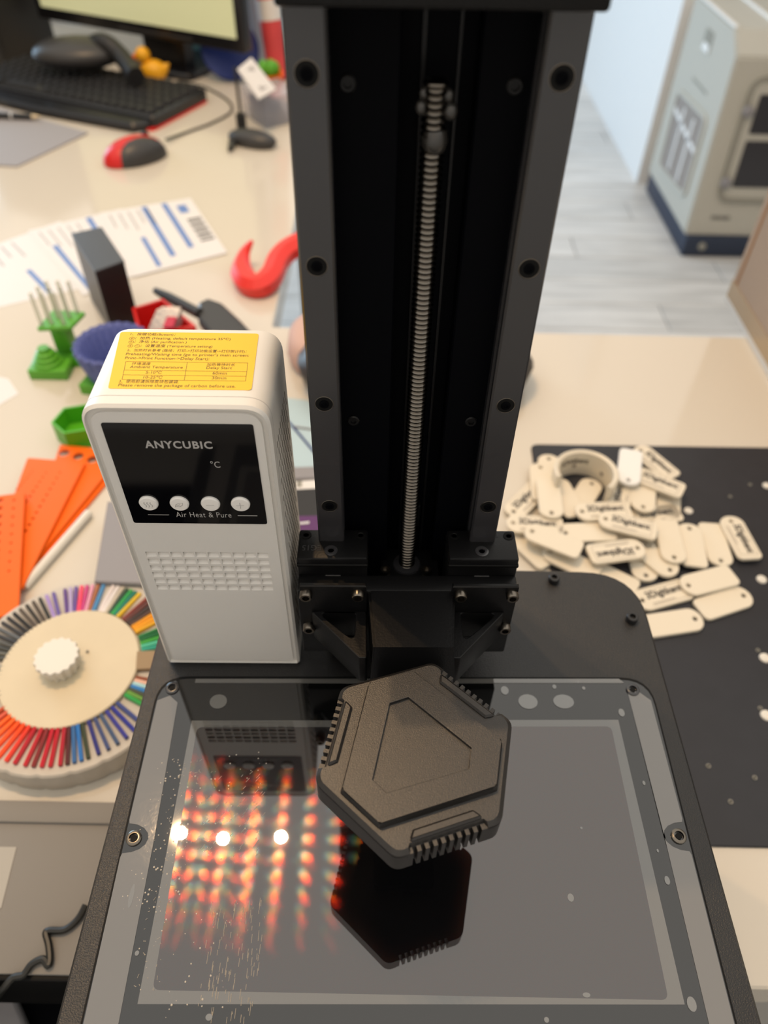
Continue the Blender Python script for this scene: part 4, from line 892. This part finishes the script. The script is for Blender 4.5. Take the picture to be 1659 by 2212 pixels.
TG = [  # hole, far end, level, printed, label
    ((0.2574,0.3555,-0.1344), (0.2165,0.3473,-0.1344), 0, 0, 'blank cream tag nearest the camera, tucked against the printer corner'),
    ((0.2183,0.3732,-0.1344), (0.2616,0.3879,-0.1344), 0, 1, 'printed tag lying beside the printer corner above the nearest blank tag'),
    ((0.2594,0.3870,-0.1307), (0.3054,0.4016,-0.1307), 1, 0, 'blank tag touching the end of the printed tag by the printer corner'),
    ((0.3050,0.3803,-0.1344), (0.2602,0.3630,-0.1344), 0, 0, 'blank tag at the lower right with its hole pointing right'),
    ((0.3210,0.4659,-0.1344), (0.3250,0.4223,-0.1344), 0, 0, 'lower tag of the pair at the far right end of the row'),
    ((0.3186,0.4624,-0.1307), (0.3226,0.4191,-0.1307), 1, 1, 'printed upright tag on top at the far right of the row'),
    ((0.2974,0.4183,-0.1344), (0.3005,0.4670,-0.1344), 0, 0, 'blank upright tag second from the right in the row of four'),
    ((0.2778,0.4521,-0.1307), (0.2710,0.4063,-0.1307), 1, 0, 'blank upright tag third from the right, its hole at the far end'),
    ((0.2533,0.4146,-0.1270), (0.2568,0.4629,-0.1270), 2, 0, 'blank upright tag at the left of the row of four, hole at near end'),
    ((0.2758,0.5130,-0.1344), (0.2637,0.4683,-0.1344), 0, 0, 'square looking cream tag end under the printed tag near the top'),
    ((0.2401,0.4746,-0.1270), (0.2524,0.5207,-0.1270), 2, 0, 'blank tag with hole at its near rounded end below the white tag'),
    ((0.2426,0.5152,-0.1233), (0.2758,0.4949,-0.1233), 3, 1, 'printed tag slanting down right beside the white tag'),
    ((0.2575,0.5569,-0.1307), (0.2794,0.5209,-0.1307), 1, 1, 'printed tag at the very top of the heap, slanting to the right'),
    ((0.2305,0.5021,-0.1196), (0.2398,0.5352,-0.1196), 4, 0, 'bright white tag beside the ring at the top of the heap'),
    ((0.2125,0.4645,-0.1270), (0.2270,0.5034,-0.1270), 2, 1, 'bluish printed upright tag just right of the ring'),
    ((0.1813,0.4635,-0.1233), (0.2278,0.4672,-0.1233), 3, 1, 'printed tag across the middle of the heap, right below the ring'),
    ((0.1994,0.4515,-0.1196), (0.2407,0.4377,-0.1196), 4, 1, 'printed tag slanting across the middle of the heap in front of another'),
    ((0.1633,0.4405,-0.1270), (0.2117,0.4441,-0.1270), 2, 0, 'long blank tag lying crosswise in the centre of the heap'),
    ((0.1318,0.4346,-0.1196), (0.1722,0.4129,-0.1196), 4, 0, 'big blank tag at the lower left of the heap with hole at left'),
    ((0.1180,0.4509,-0.1270), (0.1632,0.4477,-0.1270), 2, 1, 'printed tag at the left of the heap half under the big blank tag'),
    ((0.2221,0.4211,-0.1233), (0.1785,0.4126,-0.1233), 3, 1, 'printed tag turned upside down at the front of the heap'),
    ((0.1532,0.4610,-0.1233), (0.1559,0.5074,-0.1233), 3, 0, 'blank upright tag at the left of the ring with hole at near end'),
    ((0.1534,0.5287,-0.1307), (0.1491,0.4702,-0.1307), 1, 0, 'pale upright tag behind the blank one left of the ring'),
    ((0.1645,0.5457,-0.1344), (0.1590,0.4878,-0.1344), 0, 0, 'tag at the back left corner of the mat peeping over its neighbour'),
    ((0.1670,0.5078,-0.1307), (0.1781,0.4658,-0.1307), 1, 0, 'left of the two crossed tags below the ring opening'),
    ((0.2011,0.5114,-0.1344), (0.1752,0.4692,-0.1344), 0, 0, 'right of the two crossed tags below the ring opening'),
    ((0.1218,0.4723,-0.1344), (0.1471,0.5028,-0.1344), 0, 1, 'leftmost pinkish printed tag partly hidden by the printer column'),
    ((0.2275,0.4000,-0.1344), (0.2268,0.4324,-0.1344), 0, 0, 'tag with hole at near end just behind the printer edge'),
    ((0.2480,0.4036,-0.1307), (0.2288,0.4293,-0.1307), 1, 0, 'slanting blank tag with hole at lower right below the row of four'),
    ((0.1198,0.4459,-0.1344), (0.1469,0.4080,-0.1344), 0, 0, 'cream tag in the lowest layer at the left beside the slider block'),
    ((0.1482,0.4217,-0.1307), (0.1812,0.3988,-0.1307), 1, 0, 'low cream tag half covered by the big blank tag'),
    ((0.1791,0.4089,-0.1344), (0.2154,0.3847,-0.1344), 0, 0, 'low cream tag along the rounded rear corner of the printer'),
    ((0.1947,0.4326,-0.1307), (0.2326,0.4370,-0.1307), 1, 0, 'cream tag under the upside down printed tag'),
    ((0.2496,0.4385,-0.1344), (0.2207,0.4544,-0.1344), 0, 1, 'tag showing only a printed corner left of the row of four'),
    ((0.2328,0.4674,-0.1344), (0.2521,0.4714,-0.1344), 0, 1, 'small printed tag corner visible under the tag with near hole'),
]
for i, (h_, f_, l_, p_, t_) in enumerate(TG): put_tag(h_, f_, l_, p_, t_, white=(i == 13), flip=False)
# split ring
rc0 = (0.1890,0.5027,-0.1100); R_ = 0.0278; rp = []
RG = thing('open_ring', 'open cream C-shaped ring standing among the tags', 'ring', (rc0[0], rc0[1], H + 0.0022))
b = B(); rings = []
for i in range(37):
    t = math.radians(-52 + 250 * i / 36); u = Vector((math.cos(t), math.sin(t), 0)); c = Vector((rc0[0], rc0[1], H + 0.0022))
    rings.append([c + u * (R_ - 0.0026), c + u * (R_ + 0.0020), c + u * (R_ + 0.0020) + Vector((0, 0, 0.0275)), c + u * R_ + Vector((0, 0, 0.0290)), c + u * (R_ - 0.0026) + Vector((0, 0, 0.0275))])
b.loft(rings).obj('ring_band', 'tag', RG, ang=50)
tmx = text_mesh('3Digitkent', 0.02); xs = [v.co.x for v in tmx.vertices]; kx_ = 0.030 / (max(xs) - min(xs))
for v in tmx.vertices:
    t = math.radians(138) - (v.co.x - min(xs)) * kx_ / (R_ - 0.0024); v.co = Vector((rc0[0] + (R_ - 0.0029) * math.cos(t), rc0[1] + (R_ - 0.0029) * math.sin(t), H + 0.017 + v.co.y * kx_ * 1.2))
put('logo_print', tmx, 'tagink', RG, 0)
b = B()
for t in (95, 30):
    for k in range(1):
        a0, a1 = math.radians(t), math.radians(t + 9); rr2 = R_ - 0.0029
        b.poly([(rc0[0] + rr2 * math.cos(a0), rc0[1] + rr2 * math.sin(a0), H + 0.011), (rc0[0] + rr2 * math.cos(a1), rc0[1] + rr2 * math.sin(a1), H + 0.011), (rc0[0] + rr2 * math.cos(a1), rc0[1] + rr2 * math.sin(a1), H + 0.0150), (rc0[0] + rr2 * math.cos(a0), rc0[1] + rr2 * math.sin(a0), H + 0.0150)])
b.obj('small_print', 'tagqr', RG, 0)
# flecks on the mat
for k, (p, a, lab_) in enumerate((((0.2865,0.4806,-0.1380), 0.0042, 'pale resin fleck above the row of four tags'), ((0.3280,0.4004,-0.1380), 0.0045, 'pale resin fleck right of the lower tags'), ((0.3721,0.5165,-0.1380), 0.004, 'pale resin fleck at the right edge level with the ring'),
                                  ((0.3039,0.3213,-0.1380), 0.0045, 'pale resin fleck at the right edge below the tags'), ((0.2880,0.2715,-0.1380), 0.0045, 'pale resin fleck lowest on the right edge of the mat'))):
    o = B().lathe((p[0], p[1], -0.138), (0.05, 0, 1), [(a, 0), (a * 0.9, 0.0012), (a * 0.4, 0.0018)], 14).obj('resin_fleck', 'ivory'); tag(o, lab_, 'fleck', 'flecks on the mat')
b = B()
for p in ((0.3318,0.5008,-0.1380), (0.3564,0.5179,-0.1380), (0.3008,0.3284,-0.1380), (0.2335,0.2315,-0.1380), (0.2414,0.2064,-0.1380), (0.2636,0.2237,-0.1380), (0.2855,0.2775,-0.1380), (0.3008,0.3713,-0.1380)):
    b.lathe((p[0], p[1], -0.138), (0, 0, 1), [(0.0016, 0), (0.0016, 0.0005), (0.0010, 0.0005), (0.0009, 0)], 12)
o = b.obj('dried_drops', 'seal'); o['kind'] = 'stuff'; tag(o, 'tiny dried resin drops scattered on the dark mat', 'drops')

# ---------------------------------------------------------------- right background: machine and carton
MC = thing('printer_enclosure', 'pale grey machine cabinet with windowed door and navy base on the floor', 'machine', (1.27, 2.72, FL))
x0, x1, yb_ = 1.02, 1.62, 2.99
pf = [(2.455, FL + 0.07), (2.50, -0.29), (2.575, -0.236), (yb_, -0.236), (yb_, FL + 0.07)]
b = B().loft([[(x0, y, z) for y, z in pf], [(x1, y, z) for y, z in pf]]); bmesh.ops.bevel(b.bm, geom=b.bm.edges[:], offset=0.005, segments=2, affect='EDGES'); b.obj('cabinet', 'machine', MC)
B().box(x0 + 0.004, x1 - 0.004, 2.44, yb_ - 0.01, FL + 0.004, FL + 0.072, 0.003).obj('plinth', 'machdark', MC)
B().lathe((1.085, 2.442, FL + 0.040), (0, -1, 0), [(0.013, 0), (0.013, 0.008), (0.008, 0.012)], 18).obj('foot_bolt', 'seal', MC)
def yfz(z): return 2.455 + (z - (FL + 0.07)) / (-0.29 - FL - 0.07) * 0.045
def front(name, m, outl, dy, th):
    b = B().loft([[(x, yfz(z) - dy, z) for x, z in outl], [(x, yfz(z) - dy - th, z) for x, z in outl]]); return b.obj(name, m, MC)
front('door', 'machine', rounded([(1.085, -0.705), (1.58, -0.705), (1.58, -0.335), (1.085, -0.335)], 0.05), 0.000, 0.006)
b = B(); ol = rounded([(1.085, -0.705), (1.58, -0.705), (1.58, -0.335), (1.085, -0.335)], 0.05); il = offset(ol, 0.016)
b.loft([[(x, yfz(z) - 0.004, z) for x, z in ol], [(x, yfz(z) - 0.009, z) for x, z in ol], [(x, yfz(z) - 0.009, z) for x, z in il], [(x, yfz(z) - 0.004, z) for x, z in il]]); b.obj('door_seal', 'seal', MC)
front('door_window', 'smoke', rounded(rect(1.125, 1.54, -0.495, -0.385), 0.006), 0.006, 0.003); front('door_window', 'smoke', rounded(rect(1.125, 1.54, -0.655, -0.515), 0.006), 0.006, 0.003)
for z in (-0.43, -0.64): B().lathe((1.10, yfz(z) - 0.008, z), (0, -1, 0), [(0.017, 0), (0.017, 0.012), (0.010, 0.016)], 16).obj('hinge_knob', 'lilac', MC)
put('maker_mark', fit_text('PIOND', (1.093, yfz(-0.76) - 0.0015, -0.765), (1, 0, 0), (0, 0.08, 0.99), 0.062, 0.014, 0.03), 'grip', MC, 0)
def side(name, m, yz, th, dx=0.0): return B().loft([[(x0 - dx, y, z) for y, z in yz], [(x0 - dx - th, y, z) for y, z in yz]]).obj(name, m, MC)
side('side_window', 'inside', rounded([(2.56, -0.72), (2.87, -0.745), (2.885, -0.505), (2.575, -0.49)], 0.02), 0.004)
wi = rounded([(2.56, -0.72), (2.87, -0.745), (2.885, -0.505), (2.575, -0.49)], 0.02); wo = offset(wi, -0.014)
B().loft([[(x0, y, z) for y, z in wo], [(x0 - 0.008, y, z) for y, z in wo], [(x0 - 0.008, y, z) for y, z in wi], [(x0, y, z) for y, z in wi]]).obj('window_frame', 'machine', MC)
for yy in (2.65, 2.76): side('inner_rod', 'wall', [(yy, -0.72), (yy + 0.016, -0.72), (yy + 0.02, -0.52), (yy + 0.004, -0.52)], 0.003, 0.005)
side('inner_bar', 'wall', [(2.58, -0.585), (2.87, -0.545), (2.87, -0.56), (2.58, -0.60)], 0.003, 0.005)
side('handle_recess', 'seal', rounded([(2.72, -0.345), (2.80, -0.345), (2.80, -0.285), (2.72, -0.285)], 0.008), 0.002)
side('handle_lip', 'tagw', [(2.725, -0.343), (2.795, -0.343), (2.785, -0.322), (2.735, -0.322)], 0.004, 0.0)
side('side_slot', 'seal', [(2.64, -0.437), (2.80, -0.437), (2.80, -0.430), (2.64, -0.430)], 0.002)
B().box(1.16, 1.17, 2.60, 2.97, -0.236, -0.230).obj('lid_rail', 'tagw', MC); B().box(1.022, 1.034, 2.58, 2.97, -0.236, -0.231).obj('lid_rail', 'tagw', MC)

CB = thing('cardboard_carton', 'brown cardboard carton with clear tape at the right edge of the desk', 'carton', (0.60, 0.72, H))
xc, yc = 0.437, 0.862
B().box(xc, xc + 0.30, yc - 0.34, yc, H + 0.0005, 0.20, 0.001, 1).obj('carton_body', 'card', CB)
B().box(xc - 0.0006, xc + 0.0002, yc - 0.0165, yc - 0.012, H + 0.02, 0.19).obj('flap_edge', 'cardedge', CB)
b = B()
b.box(xc - 0.0010, xc - 0.0002, yc - 0.335, yc - 0.001, H + 0.0005, H + 0.030); b.obj('tape_strip', 'tape', CB)
B().box(xc - 0.0012, xc, yc - 0.335, yc, H + 0.0005, H + 0.008).obj('bottom_edge', 'deskedge', CB)

# ---------------------------------------------------------------- front left corner
o = B().prism(rounded([(-0.4605,0.6766),(-0.4153,0.6628),(-0.3949,0.6370),(-0.4108,0.6126),(-0.4334,0.6080)], 0.001), H, H + 0.0004).obj('paper_scrap', 'paper', None, 0); tag(o, 'white paper corner at the left edge above the orange gauges', 'paper')
TR = thing('grey_tray', 'grey plastic tray along the front left edge of the desk', 'tray', (-0.3, 0.15, H))
B().box(-0.55, -0.131, 0.0965, 0.195, H + 0.0002, H + 0.006, 0.001).obj('tray_floor', 'greyplastic', TR)
B().box(-0.55, -0.131, 0.181, 0.1955, H + 0.0002, H + 0.0085, 0.0015).obj('tray_rim', 'greyplastic', TR)
B().box(-0.55, -0.131, 0.0935, 0.0972, H - 0.060, H + 0.004, 0.001).obj('edge_shade_strip', 'pit', TR)  # black strip added so the desk's front edge reads as shade
B().prism([(-0.2626,0.1661),(-0.2284,0.1662),(-0.2251,0.1306),(-0.2483,0.1307)], H + 0.006, H + 0.0064).obj('tray_reflection', 'greylight', TR)  # pale patch that paints a reflection on the tray
pth = smooth([(-0.1739,0.1325,-0.1310), (-0.1765,0.1250,-0.1315), (-0.1825,0.1192,-0.1315), (-0.1910,0.1186,-0.1315), (-0.1930,0.1171,-0.1315), (-0.1895,0.1113,-0.1315), (-0.1864,0.1042,-0.1315), (-0.1863,0.1007,-0.1315), (-0.1903,0.1036,-0.1310), (-0.1960,0.1010,-0.1315), (-0.1989,0.0957,-0.1315), (-0.2042,0.0942,-0.1315), (-0.2086,0.0894,-0.1340), (-0.2202,0.0874,-0.1550), (-0.2353,0.0861,-0.1900)], 5)
tag(B().tube(pth, 0.0021, 8).obj('power_cable', 'cable'), 'black power cable snaking over the grey tray', 'cable')
ST = thing('shade_stool', 'dark seat added to stand for the shade below the front edge of the desk', 'shade_stool', (-0.36, -0.08, FL))  # added seat, its black colour stands for the shade under the desk
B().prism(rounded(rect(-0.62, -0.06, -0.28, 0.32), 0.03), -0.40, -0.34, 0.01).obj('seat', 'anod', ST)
for x in (-0.58, -0.10):
    for y in (-0.24, 0.28): B().cyl((x, y, FL), (0, 0, 1), 0.016, 0.50).obj('leg', 'grip', ST)
o = B().prism([(-0.3143,0.1199),(-0.2843,0.1235),(-0.2600,0.0952),(-0.3036,0.0930)], -0.338, -0.325, 0.002).obj('grey_adapter', 'lilac'); tag(o, 'dark grey flat adapter on the dark seat below the desk edge', 'adapter')
